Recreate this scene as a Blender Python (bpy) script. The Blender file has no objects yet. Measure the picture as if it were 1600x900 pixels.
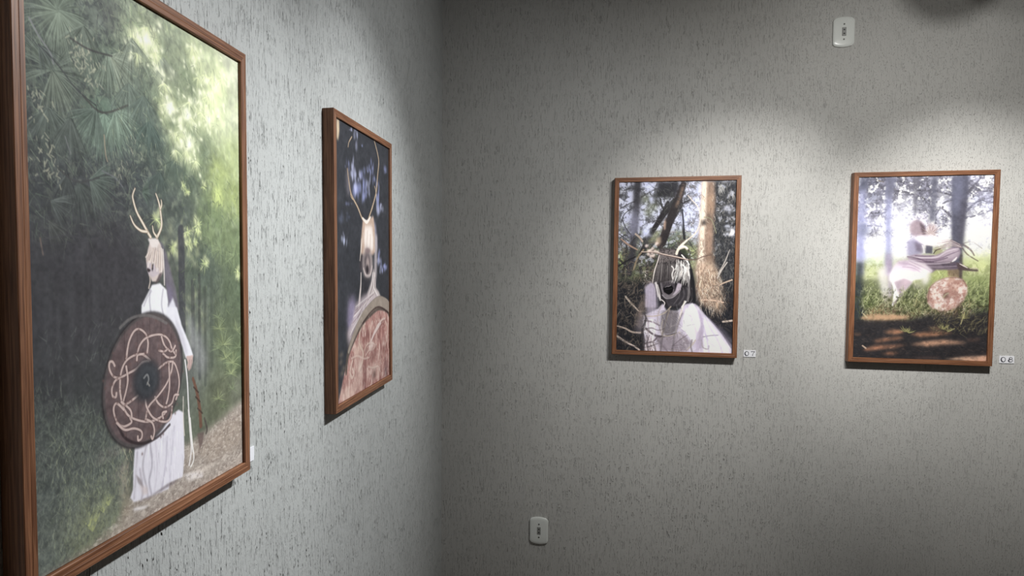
import bpy, bmesh, math, random
import numpy as np
from mathutils import Matrix, Vector

scene = bpy.context.scene
COL = scene.collection

# ------------------------------------------------------------------ camera
cam_data = bpy.data.cameras.new('camera')
cam = bpy.data.objects.new('camera', cam_data)
COL.objects.link(cam)
scene.camera = cam
cam_data.sensor_width = 36.0
cam_data.lens = 1030.12 / 1600.0 * 36.0
cam_data.shift_x = 115.09 / 1600.0
cam_data.shift_y = 13.09 / 1600.0
cam_data.clip_start = 0.02
yaw, pitch, roll = -0.213248, -0.0443676, 0.0016051
fw = Vector((math.sin(yaw) * math.cos(pitch), math.cos(yaw) * math.cos(pitch), math.sin(pitch)))
rt = Vector((math.cos(yaw), -math.sin(yaw), 0))
up = rt.cross(fw)
rt2 = rt * math.cos(roll) + up * math.sin(roll)
up2 = -rt * math.sin(roll) + up * math.cos(roll)
m = Matrix((rt2, up2, -fw)).transposed().to_4x4()
m.translation = Vector((0.619176, -2.937938, 1.506381))
cam.matrix_world = m

# ------------------------------------------------------------------ world, exposure
world = bpy.data.worlds.new('world')
scene.world = world
world.use_nodes = True
world.node_tree.nodes['Background'].inputs[0].default_value = (0.5, 0.5, 0.5, 1)
world.node_tree.nodes['Background'].inputs[1].default_value = 0.0
vs = scene.view_settings
vs.view_transform = 'Standard'
vs.look = 'None'
vs.gamma = 1.0
vs.exposure = 0.0
vs.use_curve_mapping = False

# lamps of the ceiling spotlights: (lens position, aimed at, half cone angle, watts, colour)
LW = 77.0
WARM, COOL = (1.0, 0.99, 0.955), (0.965, 0.99, 1.0)
SPOTS = [
    # lens position, colour, label, lamps [(aimed at, half cone angle, watts, radius)]
    ((1.58, -1.22, 2.50), WARM, 'black ceiling spotlight turned to the open-mouthed picture',
     [((1.190, 0.0, 1.390), 0.495, 1.17 * LW, 0.03), ((1.90, 0.0, 1.287), 1.314, 0.165 * LW, 0.045)]),
    ((1.84, -1.22, 2.50), WARM, 'black ceiling spotlight turned to the sunlit pines picture',
     [((2.100, 0.0, 1.450), 0.445, 1.50 * LW, 0.03), ((1.90, 0.0, 1.287), 1.314, 0.305 * LW, 0.045)]),
    ((1.28, -1.20, 2.42), COOL, 'black ceiling spotlight turned to the picture nearest the corner',
     [((0.0, -1.224, 1.287), 0.630, 1.30 * LW, 0.03), ((0.0, -0.623, 0.724), 1.448, 0.351 * LW, 0.04)]),
    ((1.32, -1.52, 2.45), COOL, 'black ceiling spotlight turned to the nearest picture',
     [((0.0, -2.800, 0.950), 0.819, 1.42 * LW, 0.03)]),
]


# ------------------------------------------------------------------ material helpers
def srgb(r, g, b):
    def f(c):
        c /= 255.0
        return c / 12.92 if c < 0.04045 else ((c + 0.055) / 1.055) ** 2.4
    return (f(r), f(g), f(b), 1.0)


class NT:
    def __init__(self, name):
        self.mat = bpy.data.materials.new(name)
        self.mat.use_nodes = True
        self.t = self.mat.node_tree
        self.bsdf = self.t.nodes['Principled BSDF']

    def n(self, kind, **kw):
        nd = self.t.nodes.new(kind)
        for k, v in kw.items():
            if k.startswith('i_'):
                nd.inputs[k[2:].replace('_', ' ')].default_value = v
            else:
                setattr(nd, k, v)
        return nd

    def l(self, a, b):
        self.t.links.new(a, b)

    def math(self, op, a, b=None, c=None, clamp=False):
        nd = self.n('ShaderNodeMath', operation=op)
        nd.use_clamp = clamp
        for i, v in enumerate((a, b, c)):
            if v is None:
                continue
            if isinstance(v, (int, float)):
                nd.inputs[i].default_value = v
            else:
                self.l(v, nd.inputs[i])
        return nd.outputs[0]

    def ramp(self, x, lo, hi, to_lo=0.0, to_hi=1.0):
        nd = self.n('ShaderNodeMapRange', interpolation_type='SMOOTHSTEP')
        self.l(x, nd.inputs[0])
        for i, v in zip((1, 2, 3, 4), (lo, hi, to_lo, to_hi)):
            nd.inputs[i].default_value = v
        return nd.outputs[0]

    def mix(self, f, a, b):
        nd = self.n('ShaderNodeMix', data_type='RGBA')
        if isinstance(f, (int, float)):
            nd.inputs[0].default_value = f
        else:
            self.l(f, nd.inputs[0])
        for i, v in ((6, a), (7, b)):
            if isinstance(v, tuple):
                nd.inputs[i].default_value = v
            else:
                self.l(v, nd.inputs[i])
        return nd.outputs[2]

    def coords(self, scale=(1, 1, 1), loc=(0, 0, 0), rot=(0, 0, 0)):
        tc = self.n('ShaderNodeTexCoord')
        mp = self.n('ShaderNodeMapping')
        mp.inputs['Scale'].default_value = scale
        mp.inputs['Location'].default_value = loc
        mp.inputs['Rotation'].default_value = rot
        self.l(tc.outputs['Object'], mp.inputs[0])
        return mp.outputs[0]

    def noise(self, vec, scale=1.0, detail=2.0, rough=0.5, dist=0.0):
        nd = self.n('ShaderNodeTexNoise', i_Scale=scale, i_Detail=detail, i_Roughness=rough, i_Distortion=dist)
        self.l(vec, nd.inputs['Vector'])
        return nd.outputs['Fac']


def plain(name, col, rough=0.5, spec=0.5, metal=0.0):
    t = NT(name)
    t.bsdf.inputs['Base Color'].default_value = col
    t.bsdf.inputs['Roughness'].default_value = rough
    t.bsdf.inputs['Specular IOR Level'].default_value = spec
    t.bsdf.inputs['Metallic'].default_value = metal
    # faint surface unevenness so that nothing is perfectly flat
    ns = t.noise(t.coords(), 90.0, 2.0)
    bp = t.n('ShaderNodeBump', i_Strength=0.06, i_Distance=0.001)
    t.l(ns, bp.inputs['Height'])
    t.l(bp.outputs[0], t.bsdf.inputs['Normal'])
    return t.mat


def plaster(name, base, streak, patch=None, depth=0.0026):
    """Grey scratched plaster: short vertical grooves dragged into a thick coat."""
    t = NT(name)
    # object coordinates of either wall: x + y runs along it, z up
    warp = t.noise(t.coords((9, 9, 9)), 1.0, 2.0)
    sep = t.n('ShaderNodeSeparateXYZ')
    tc = t.n('ShaderNodeTexCoord')
    t.l(tc.outputs['Object'], sep.inputs[0])
    h = t.math('ADD', sep.outputs[0], sep.outputs[1])
    h = t.math('MULTIPLY_ADD', warp, 0.010, h)
    z = sep.outputs[2]

    def vec(sx, sz, off=0.0):
        c = t.n('ShaderNodeCombineXYZ')
        t.l(t.math('MULTIPLY', h, sx), c.inputs[0])
        t.l(t.math('MULTIPLY', z, sz), c.inputs[1])
        c.inputs[2].default_value = off
        return c.outputs[0]

    a = t.noise(vec(330, 15, 0.0), 1.0, 2.0, 0.5, 0.15)
    b = t.noise(vec(230, 22, 7.0), 1.0, 2.0, 0.5, 0.3)
    big = t.noise(vec(7, 4.5, 3.0), 1.0, 2.0, 0.5)
    g1 = t.ramp(a, 0.405, 0.365)                      # narrow grooves
    g2 = t.ramp(b, 0.36, 0.32)                        # wider, rarer grooves
    brk = t.ramp(t.noise(vec(90, 55, 9.0), 1.0, 1.0), 0.36, 0.58)
    dens = t.ramp(big, 0.30, 0.62, 0.45, 1.0)
    groove = t.math('MULTIPLY', t.math('MAXIMUM', g1, g2), t.math('MULTIPLY', brk, dens))
    fine = t.math('ADD', t.math('MULTIPLY', t.noise(vec(330, 120, 5.0), 1.0, 3.0, 0.6), 0.7), t.math('MULTIPLY', t.noise(vec(300, 24, 15.0), 1.0, 2.0, 0.6), 0.9))
    # pitted, less combed coat further along the wall
    pn = t.noise(vec(230, 140, 12.0), 1.0, 2.0, 0.6, 0.5)
    pit = t.ramp(pn, 0.365, 0.32)
    comb = t.ramp(t.math('MULTIPLY_ADD', big, 0.7, h), streak[0], streak[1], 1.0, 0.42)
    height = t.math('MULTIPLY', groove, comb)
    inv = t.math('SUBTRACT', 1.10, comb)
    height = t.math('MAXIMUM', height, t.math('MULTIPLY', pit, inv))
    if patch:
        dx = t.math('DIVIDE', t.math('SUBTRACT', h, patch[0]), patch[2])
        dz = t.math('DIVIDE', t.math('SUBTRACT', z, patch[1]), patch[3])
        rr = t.math('ADD', t.math('MULTIPLY', dx, dx), t.math('MULTIPLY', dz, dz))
        pm = t.ramp(t.math('MULTIPLY_ADD', t.noise(vec(22, 18, 20.0), 1.0, 2.0), 1.6, rr), 1.9, 1.2)
        height = t.math('MULTIPLY', height, t.math('SUBTRACT', 1.0, t.math('MULTIPLY', pm, 0.40)))
    hh = t.math('SUBTRACT', t.math('MULTIPLY', fine, 0.22), height)
    bump = t.n('ShaderNodeBump', i_Strength=1.0, i_Distance=depth)
    t.l(hh, bump.inputs['Height'])
    t.l(bump.outputs[0], t.bsdf.inputs['Normal'])
    col = t.mix(t.ramp(t.noise(vec(5, 3, 30.0), 1.0, 3.0), 0.3, 0.7), base, tuple(min(1, c * 1.06) for c in base[:3]) + (1.0,))
    if patch:
        col = t.mix(t.math('MULTIPLY', pm, 0.6), col, tuple(min(1, c * 1.12) for c in base[:3]) + (1.0,))
    t.l(col, t.bsdf.inputs['Base Color'])
    t.bsdf.inputs['Roughness'].default_value = 0.62
    t.bsdf.inputs['Specular IOR Level'].default_value = 0.25
    return t.mat


def wood(name, dark, mid, light):
    """Walnut stained moulding, grain along local X."""
    t = NT(name)
    v = t.coords((9, 330, 330))
    a = t.noise(v, 1.0, 3.0, 0.6, 0.6)
    b = t.noise(t.coords((26, 900, 900)), 1.0, 2.0, 0.6)
    c = t.mix(t.ramp(a, 0.36, 0.66), dark, light)
    c = t.mix(t.ramp(b, 0.30, 0.62, 0.55, 0.0), c, mid)
    oi = t.n('ShaderNodeObjectInfo')
    hsv = t.n('ShaderNodeHueSaturation')
    t.l(t.math('MULTIPLY_ADD', oi.outputs['Random'], 0.16, 0.92), hsv.inputs['Value'])
    t.l(c, hsv.inputs['Color'])
    t.l(hsv.outputs[0], t.bsdf.inputs['Base Color'])
    t.bsdf.inputs['Roughness'].default_value = 0.45
    t.bsdf.inputs['Specular IOR Level'].default_value = 0.35
    bp = t.n('ShaderNodeBump', i_Strength=0.25, i_Distance=0.0006)
    t.l(a, bp.inputs['Height'])
    t.l(bp.outputs[0], t.bsdf.inputs['Normal'])
    return t.mat


WALL_GREY = (0.482, 0.475, 0.456, 1)
M = {
    'plaster_left': plaster('plaster_left', (0.47, 0.48, 0.47, 1), (3.0, 4.0), None, 0.0065),
    'plaster_back': plaster('plaster_back', WALL_GREY, (1.45, 2.1), (1.47, 1.73, 0.13, 0.20)),
    'plaster_far': plaster('plaster_far', (0.40, 0.36, 0.31, 1), (9.0, 10.0)),
    'ceiling': plain('ceiling_paint', (0.38, 0.35, 0.32, 1), 0.9),
    'floor': plain('floor_tile', (0.085, 0.06, 0.042, 1), 0.5),
    'wood': wood('walnut_frame', (0.115, 0.046, 0.023, 1), (0.200, 0.083, 0.041, 1), (0.300, 0.138, 0.071, 1)),
    'board': plain('backing_board', (0.05, 0.042, 0.036, 1), 0.8),
    'plastic': plain('white_plastic', (0.76, 0.78, 0.75, 1), 0.22, 0.5),
    'socket': plain('grey_socket_plastic', (0.16, 0.16, 0.15, 1), 0.4),
    'hole': plain('dark_hole', (0.01, 0.01, 0.01, 1), 0.6),
    'screw': plain('screw_metal', (0.10, 0.10, 0.09, 1), 0.4, 0.5, 0.6),
    'card': plain('white_card', (0.80, 0.80, 0.84, 1), 0.7),
    'ink': plain('grey_ink', (0.06, 0.06, 0.075, 1), 0.8),
    'black': plain('black_metal', (0.02, 0.02, 0.02, 1), 0.5),
    'lens': plain('lamp_lens', (0.7, 0.7, 0.7, 1), 0.3),
}


# ------------------------------------------------------------------ mesh helpers
def link(name, bm, mat, parent=None, loc=None, rot=None, smooth=False):
    me = bpy.data.meshes.new(name)
    bmesh.ops.recalc_face_normals(bm, faces=bm.faces)
    bm.to_mesh(me)
    bm.free()
    me.materials.append(mat)
    if smooth:
        me.polygons.foreach_set('use_smooth', [True] * len(me.polygons))
    o = bpy.data.objects.new(name, me)
    COL.objects.link(o)
    if parent:
        o.parent = parent
    if loc is not None:
        o.location = loc
    if rot is not None:
        o.rotation_euler = rot
    return o


def box(bm, x0, x1, y0, y1, z0, z1, bev=0.0):
    r = bmesh.ops.create_cube(bm, size=1.0)
    vs_ = r['verts']
    for v in vs_:
        v.co = Vector(((x0 + x1) / 2 + v.co.x * (x1 - x0), (y0 + y1) / 2 + v.co.y * (y1 - y0),
                       (z0 + z1) / 2 + v.co.z * (z1 - z0)))
    if bev:
        es = set()
        for v in vs_:
            es.update(v.link_edges)
        bmesh.ops.bevel(bm, geom=list(es), offset=bev, segments=2, affect='EDGES')
    return bm


def cyl(bm, p0, p1, r0, r1=None, seg=32):
    p0, p1 = Vector(p0), Vector(p1)
    d = p1 - p0
    r = bmesh.ops.create_cone(bm, cap_ends=True, segments=seg, radius1=r0, radius2=r0 if r1 is None else r1, depth=d.length)
    q = Vector((0, 0, 1)).rotation_difference(d.normalized())
    for v in r['verts']:
        v.co = q @ v.co + (p0 + p1) / 2
    return bm


def empty(name, loc, rot, label, cat, group=None):
    o = bpy.data.objects.new(name, None)
    o.empty_display_size = 0.1
    COL.objects.link(o)
    o.location = loc
    o.rotation_euler = rot
    o['label'] = label
    o['category'] = cat
    if group:
        o['group'] = group
    return o


def structure(name, bm, mat):
    o = link(name, bm, mat)
    o['kind'] = 'structure'
    return o


# ------------------------------------------------------------------ room shell
RX, RY, RZ = 3.7, -4.6, 2.86
T = 0.15
structure('wall_left', box(bmesh.new(), -T, 0, RY, 0, 0, RZ), M['plaster_left'])
structure('wall_back', box(bmesh.new(), -T, RX + T, 0, T, 0, RZ), M['plaster_back'])
structure('wall_right', box(bmesh.new(), RX, RX + T, RY, 0, 0, RZ), M['plaster_far'])
structure('wall_front', box(bmesh.new(), -T, RX + T, RY - T, RY, 0, RZ), M['plaster_far'])
structure('floor', box(bmesh.new(), -T, RX + T, RY - T, T, -T, 0), M['floor'])
structure('ceiling', box(bmesh.new(), -T, RX + T, RY - T, T, RZ, RZ + T), M['ceiling'])

# ------------------------------------------------------------------ pictures
# local frame of a hung thing: X to the viewer's right along the wall, Y out of the room into the wall, Z up;
# its origin lies on the wall plane (local y = 0), the room is at local y < 0
LEFT_ROT = math.pi / 2          # local +Y -> world -X (into the left wall)
FW, FH, FD, FACE, RECESS = 0.50, 0.75, 0.030, 0.0180, 0.0055


def rail_bm(length):
    """One mitred moulding, lying along local X with its outer edge at z=0, face towards -Y, inner side +Z."""
    bm = bmesh.new()
    # profile (y, z): y=-FD is the face, outer side z=0
    b = 0.0009
    prof = [(-0.0005, 0.0), (-FD + b, 0.0), (-FD, b), (-FD, FACE * 0.52), (-FD + 0.0004, FACE * 0.56),
            (-FD, FACE * 0.60), (-FD, FACE - b), (-FD + b, FACE), (-0.0005, FACE)]
    rows = []
    for s in (-1, 1):
        rows.append([bm.verts.new((s * (length / 2 - z), y, z)) for y, z in prof])
    n = len(prof)
    for i in range(n):
        j = (i + 1) % n
        bm.faces.new((rows[0][i], rows[0][j], rows[1][j], rows[1][i]))
    bm.faces.new(rows[0])
    bm.faces.new(list(reversed(rows[1])))
    return bm


PRINT_W, PRINT_H = FW - 2 * FACE, FH - 2 * FACE


def picture(loc, wall, tilt, label, art, res):
    rz = LEFT_ROT if wall == 'left' else 0.0
    # tilt: clockwise as the viewer sees it
    root = empty('framed_photograph', loc, (0, 0, 0), label, 'picture', 'framed photographs on the grey walls')
    root.rotation_euler = (Matrix.Rotation(rz, 3, 'Z') @ Matrix.Rotation(tilt, 3, 'Y')).to_euler()
    link('frame_rail', rail_bm(FW), M['wood'], root, (0, 0, -FH / 2))
    link('frame_rail', rail_bm(FW), M['wood'], root, (0, 0, FH / 2), (0, math.pi, 0))
    link('frame_rail', rail_bm(FH), M['wood'], root, (-FW / 2, 0, 0), (0, math.pi / 2, 0))
    link('frame_rail', rail_bm(FH), M['wood'], root, (FW / 2, 0, 0), (0, -math.pi / 2, 0))
    e = 0.0004
    link('backing_board', box(bmesh.new(), -PRINT_W / 2 + e, PRINT_W / 2 - e, -0.012, -0.006, -PRINT_H / 2 + e, PRINT_H / 2 - e),
         M['board'], root)
    # the printed photograph: a sheet with its picture in the sheet's colour
    pw, ph = PRINT_W - 2 * e, PRINT_H - 2 * e
    nx, nz = res
    img = art(nx, nz)                                    # (nz, nx, 3) ink reflectance, row 0 on top
    xs = np.linspace(-pw / 2, pw / 2, nx)
    zs = np.linspace(ph / 2, -ph / 2, nz)
    X, Z = np.meshgrid(xs, zs)
    yf = -FD + RECESS
    co = np.stack([X, np.full_like(X, yf), Z], -1).reshape(-1, 3)
    idx = np.arange(nx * nz).reshape(nz, nx)
    quads = np.stack([idx[:-1, :-1], idx[1:, :-1], idx[1:, 1:], idx[:-1, 1:]], -1).reshape(-1, 4)
    # thin edge round the sheet and a back, so that it has a thickness
    n0 = len(co)
    ring = np.concatenate([idx[0, :], idx[1:, -1], idx[-1, -2::-1], idx[-2:0:-1, 0]])
    back = co[ring].copy()
    back[:, 1] += 0.0012
    co = np.concatenate([co, back])
    k = len(ring)
    a, b = ring, np.roll(ring, -1)
    c, d = n0 + np.arange(k), n0 + np.roll(np.arange(k), -1)
    quads = np.concatenate([quads, np.stack([a, b, d, c], -1)])
    me = bpy.data.meshes.new('photo_print')
    nf = len(quads)
    me.vertices.add(len(co))
    me.vertices.foreach_set('co', co.astype(np.float32).ravel())
    me.loops.add(nf * 4)
    me.loops.foreach_set('vertex_index', quads.astype(np.int32).ravel())
    me.polygons.add(nf)
    me.polygons.foreach_set('loop_start', np.arange(0, nf * 4, 4, dtype=np.int32))
    me.update(calc_edges=True)
    col = np.ones((len(co), 4), np.float32)
    col[:n0, :3] = img.reshape(-1, 3)
    at = me.color_attributes.new('ink', 'FLOAT_COLOR', 'POINT')
    at.data.foreach_set('color', col.ravel())
    me.materials.append(PRINT_MAT)
    o = bpy.data.objects.new('photo_print', me)
    COL.objects.link(o)
    o.parent = root
    return root


pt = NT('photo_paper')
att = pt.n('ShaderNodeVertexColor', layer_name='ink')
pt.l(att.outputs['Color'], pt.bsdf.inputs['Base Color'])
pt.bsdf.inputs['Roughness'].default_value = 0.55
pt.bsdf.inputs['Specular IOR Level'].default_value = 0.08
PRINT_MAT = pt.mat

# ------------------------------------------------------------------ the printed photographs, painted into sheets of colour
class Sheet:
    """A small painter: coordinates u (left to right) and v (top to bottom) run 0..1 across the sheet."""

    def __init__(self, w, h, col, seed):
        self.w, self.h = w, h
        self.a = np.empty((h, w, 3))
        self.a[:] = np.array(col, float)
        self.rng = np.random.default_rng(seed)
        self.U, self.V = np.meshgrid((np.arange(w) + 0.5) / w, (np.arange(h) + 0.5) / h)

    def noise(self, fx, fy, octaves=3, rough=0.5):
        out = np.zeros((self.h, self.w))
        amp, tot = 1.0, 0.0
        for _ in range(octaves):
            nx, ny = max(2, int(fx) + 2), max(2, int(fy) + 2)
            g = self.rng.random((ny, nx))
            x = self.U * (nx - 1.001)
            y = self.V * (ny - 1.001)
            i, j = x.astype(int), y.astype(int)
            fx_, fy_ = x - i, y - j
            fx_, fy_ = fx_ * fx_ * (3 - 2 * fx_), fy_ * fy_ * (3 - 2 * fy_)
            top = g[j, i] * (1 - fx_) + g[j, i + 1] * fx_
            bot = g[j + 1, i] * (1 - fx_) + g[j + 1, i + 1] * fx_
            out += amp * (top * (1 - fy_) + bot * fy_)
            tot += amp
            amp *= rough
            fx, fy = fx * 2, fy * 2
        return out / tot

    def mixm(self, mask, col):
        m = mask[..., None]
        self.a = self.a * (1 - m) + np.array(col, float) * m

    def blob(self, p, ru, rv, col, alpha=1.0, ang=0.0, hard=1.0):
        """Soft ellipse; radii in sheet widths / heights."""
        x0, x1 = int((p[0] - 3 * max(ru, rv)) * self.w), int((p[0] + 3 * max(ru, rv)) * self.w) + 2
        y0, y1 = int((p[1] - 3 * max(ru, rv)) * self.h), int((p[1] + 3 * max(ru, rv)) * self.h) + 2
        x0, y0, x1, y1 = max(0, x0), max(0, y0), min(self.w, x1), min(self.h, y1)
        if x1 <= x0 or y1 <= y0:
            return
        dx = (self.U[y0:y1, x0:x1] - p[0])
        dy = (self.V[y0:y1, x0:x1] - p[1]) * self.h / self.w
        c, s = math.cos(ang), math.sin(ang)
        e = ((dx * c + dy * s) / ru) ** 2 + ((-dx * s + dy * c) / (rv * self.h / self.w)) ** 2
        m = (np.exp(-e ** hard) * alpha)[..., None]
        self.a[y0:y1, x0:x1] = self.a[y0:y1, x0:x1] * (1 - m) + np.array(col, float) * m

    def field(self, pts, power=2.5):
        """Smooth colour field through scattered colours [((u, v), (r, g, b)), ...]."""
        num = np.zeros((self.h, self.w, 3))
        den = np.zeros((self.h, self.w, 1))
        for (u, v), c in pts:
            d = ((self.U - u) ** 2 + ((self.V - v) * self.h / self.w) ** 2 + 4e-4) ** (-power / 2 * 1.3)
            num += d[..., None] * np.array(c, float)
            den += d[..., None]
        return num / den

    def _blend(self, x0, x1, y0, y1, m, col):
        m = m[..., None]
        self.a[y0:y1, x0:x1] = self.a[y0:y1, x0:x1] * (1 - m) + np.array(col, float) * m

    def stroke(self, pts, w, col, alpha=1.0, soft=1.0, smooth=True):
        """Brush stroke through pts; w = half width in cells, one number or one per point."""
        P = np.array(pts, float) * (self.w, self.h)
        n = len(P)
        Wd = np.interp(np.linspace(0, 1, n), np.linspace(0, 1, len(w)), w) if isinstance(w, (list, tuple)) else np.full(n, float(w))
        if smooth and n > 2:
            t = np.linspace(0, n - 1, (n - 1) * 6 + 1)
            i = np.clip(t.astype(int), 0, n - 2)
            f = (t - i)[:, None]
            p0, p1, p2, p3 = P[np.clip(i - 1, 0, n - 1)], P[i], P[i + 1], P[np.clip(i + 2, 0, n - 1)]
            Wd = Wd[i] * (1 - f[:, 0]) + Wd[i + 1] * f[:, 0]
            P = 0.5 * (2 * p1 + (p2 - p0) * f + (2 * p0 - 5 * p1 + 4 * p2 - p3) * f ** 2 + (3 * p1 - p0 - 3 * p2 + p3) * f ** 3)
        pad = Wd.max() + soft + 1
        x0, y0 = np.maximum(np.floor(P.min(0) - pad).astype(int), 0)
        x1, y1 = np.ceil(P.max(0) + pad).astype(int) + 1
        x1, y1 = min(x1, self.w), min(y1, self.h)
        if x1 <= x0 or y1 <= y0:
            return
        X, Y = np.meshgrid(np.arange(x0, x1) + 0.5, np.arange(y0, y1) + 0.5)
        m = np.zeros(X.shape)
        for k in range(len(P) - 1):
            d = P[k + 1] - P[k]
            l2 = max(d @ d, 1e-9)
            t = np.clip(((X - P[k, 0]) * d[0] + (Y - P[k, 1]) * d[1]) / l2, 0, 1)
            r = np.hypot(X - P[k, 0] - t * d[0], Y - P[k, 1] - t * d[1])
            wd = Wd[k] + (Wd[k + 1] - Wd[k]) * t
            m = np.maximum(m, np.clip((wd - r) / soft + 0.5, 0, 1) * np.minimum(1, wd / 0.5))
        self._blend(x0, x1, y0, y1, m * alpha, col)

    def polymask(self, pts, blur=0):
        P = np.array(pts, float) * (self.w, self.h)
        m = np.zeros((self.h, self.w))
        x0, y0 = np.maximum(np.floor(P.min(0)).astype(int) - 1, 0)
        x1, y1 = np.minimum(np.ceil(P.max(0)).astype(int) + 1, (self.w, self.h))
        if x1 > x0 and y1 > y0:
            for ox, oy in ((.25, .25), (.75, .25), (.25, .75), (.75, .75)):
                X, Y = np.meshgrid(np.arange(x0, x1) + ox, np.arange(y0, y1) + oy)
                ins = np.zeros(X.shape, bool)
                for k in range(len(P)):
                    (ax, ay), (bx, by) = P[k - 1], P[k]
                    if ay == by:
                        continue
                    ins ^= ((ay > Y) != (by > Y)) & (X < (bx - ax) * (Y - ay) / (by - ay) + ax)
                m[y0:y1, x0:x1] += ins * 0.25
        return self.blur(m, blur) if blur else m

    def blur(self, m, r):
        for ax in (0, 1):
            k = np.exp(-0.5 * (np.arange(-int(3 * r) - 1, int(3 * r) + 2) / r) ** 2)
            k /= k.sum()
            h = len(k) // 2
            pad = [(h, h) if i == ax else (0, 0) for i in range(m.ndim)]
            q = np.pad(m, pad, mode='edge')
            out = np.zeros_like(m)
            for i, kk in enumerate(k):
                sl = [slice(None)] * m.ndim
                sl[ax] = slice(i, i + m.shape[ax])
                out += kk * q[tuple(sl)]
            m = out
        return m

    def poly(self, pts, col, alpha=1.0, blur=0.0):
        self.mixm(self.polymask(pts, blur) * alpha, col)

    def fan(self, p, r, a0, a1, n, col, var=0.25, w=0.9, alpha=0.8, droop=0.1):
        """A tuft of pine needles spreading from p; r in sheet widths, angles in degrees, 90 = down."""
        for _ in range(n):
            a = math.radians(self.rng.uniform(a0, a1))
            l = r * self.rng.uniform(0.55, 1.0)
            s = self.rng.uniform(0.0, 0.15)
            k = self.w / self.h
            q0 = (p[0] + l * s * math.cos(a), p[1] + l * s * math.sin(a) * k)
            q1 = (p[0] + l * 0.6 * math.cos(a), p[1] + (l * 0.6 * math.sin(a) + droop * l * 0.2) * k)
            q2 = (p[0] + l * math.cos(a), p[1] + (l * math.sin(a) + droop * l) * k)
            c = np.array(col, float) * self.rng.uniform(1 - var, 1 + var)
            self.stroke([q0, q1, q2], [w, w, w * 0.4], c, alpha * self.rng.uniform(0.5, 1.0), 1.0, smooth=False)

    def scatter(self, n, box, length, ang, spread, w, cols, alpha=0.7, mask=None, curve=0.0):
        """Many short strokes (needles, grass, twigs) over a box (u0, v0, u1, v1)."""
        k = self.w / self.h
        for _ in range(n):
            u, v = self.rng.uniform(box[0], box[2]), self.rng.uniform(box[1], box[3])
            if mask is not None and self.rng.random() > mask[min(self.h - 1, max(0, int(v * self.h))), min(self.w - 1, max(0, int(u * self.w)))]:
                continue
            a = math.radians(ang + self.rng.normal(0, spread))
            l = length * self.rng.uniform(0.4, 1.3)
            du, dv = math.cos(a) * l, math.sin(a) * l * k
            c = np.array(cols[self.rng.integers(len(cols))], float) * self.rng.uniform(0.88, 1.12)
            b = self.rng.normal(0, curve) * l
            self.stroke([(u, v), (u + du * .5 + b, v + dv * .5), (u + du, v + dv)], [w, w * .8, w * .3], c,
                        alpha * self.rng.uniform(.5, 1), 1.0, smooth=False)

    def mottle(self, mask, fx, fy, lo, hi, col, alpha):
        """Irregular flecks of a colour inside a mask (leaves, light between them, bark)."""
        t = np.clip((self.noise(fx, fy, 4, .6) - lo) / (hi - lo), 0, 1)
        self.mixm(mask * t * t * (3 - 2 * t) * alpha, col)

    def grain(self, amt=0.13):
        """Fine photographic texture over everything painted so far."""
        n = self.noise(self.w / 5, self.h / 5, 2) - .5
        m = self.noise(self.w / 14, self.h / 14, 2) - .5
        k = np.clip(1.25 - self.a.mean(2) / 215.0, 0.12, 1)
        self.a *= (1 + amt * 2 * k * (n * .8 + m * .6))[..., None]

    def ink(self, gain):
        c = np.clip(self.a, 0, 255) / 255.0
        lin = np.where(c < 0.04045, c / 12.92, ((c + 0.055) / 1.055) ** 2.4)
        return np.clip(lin * gain, 0.002, 0.93)


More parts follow.
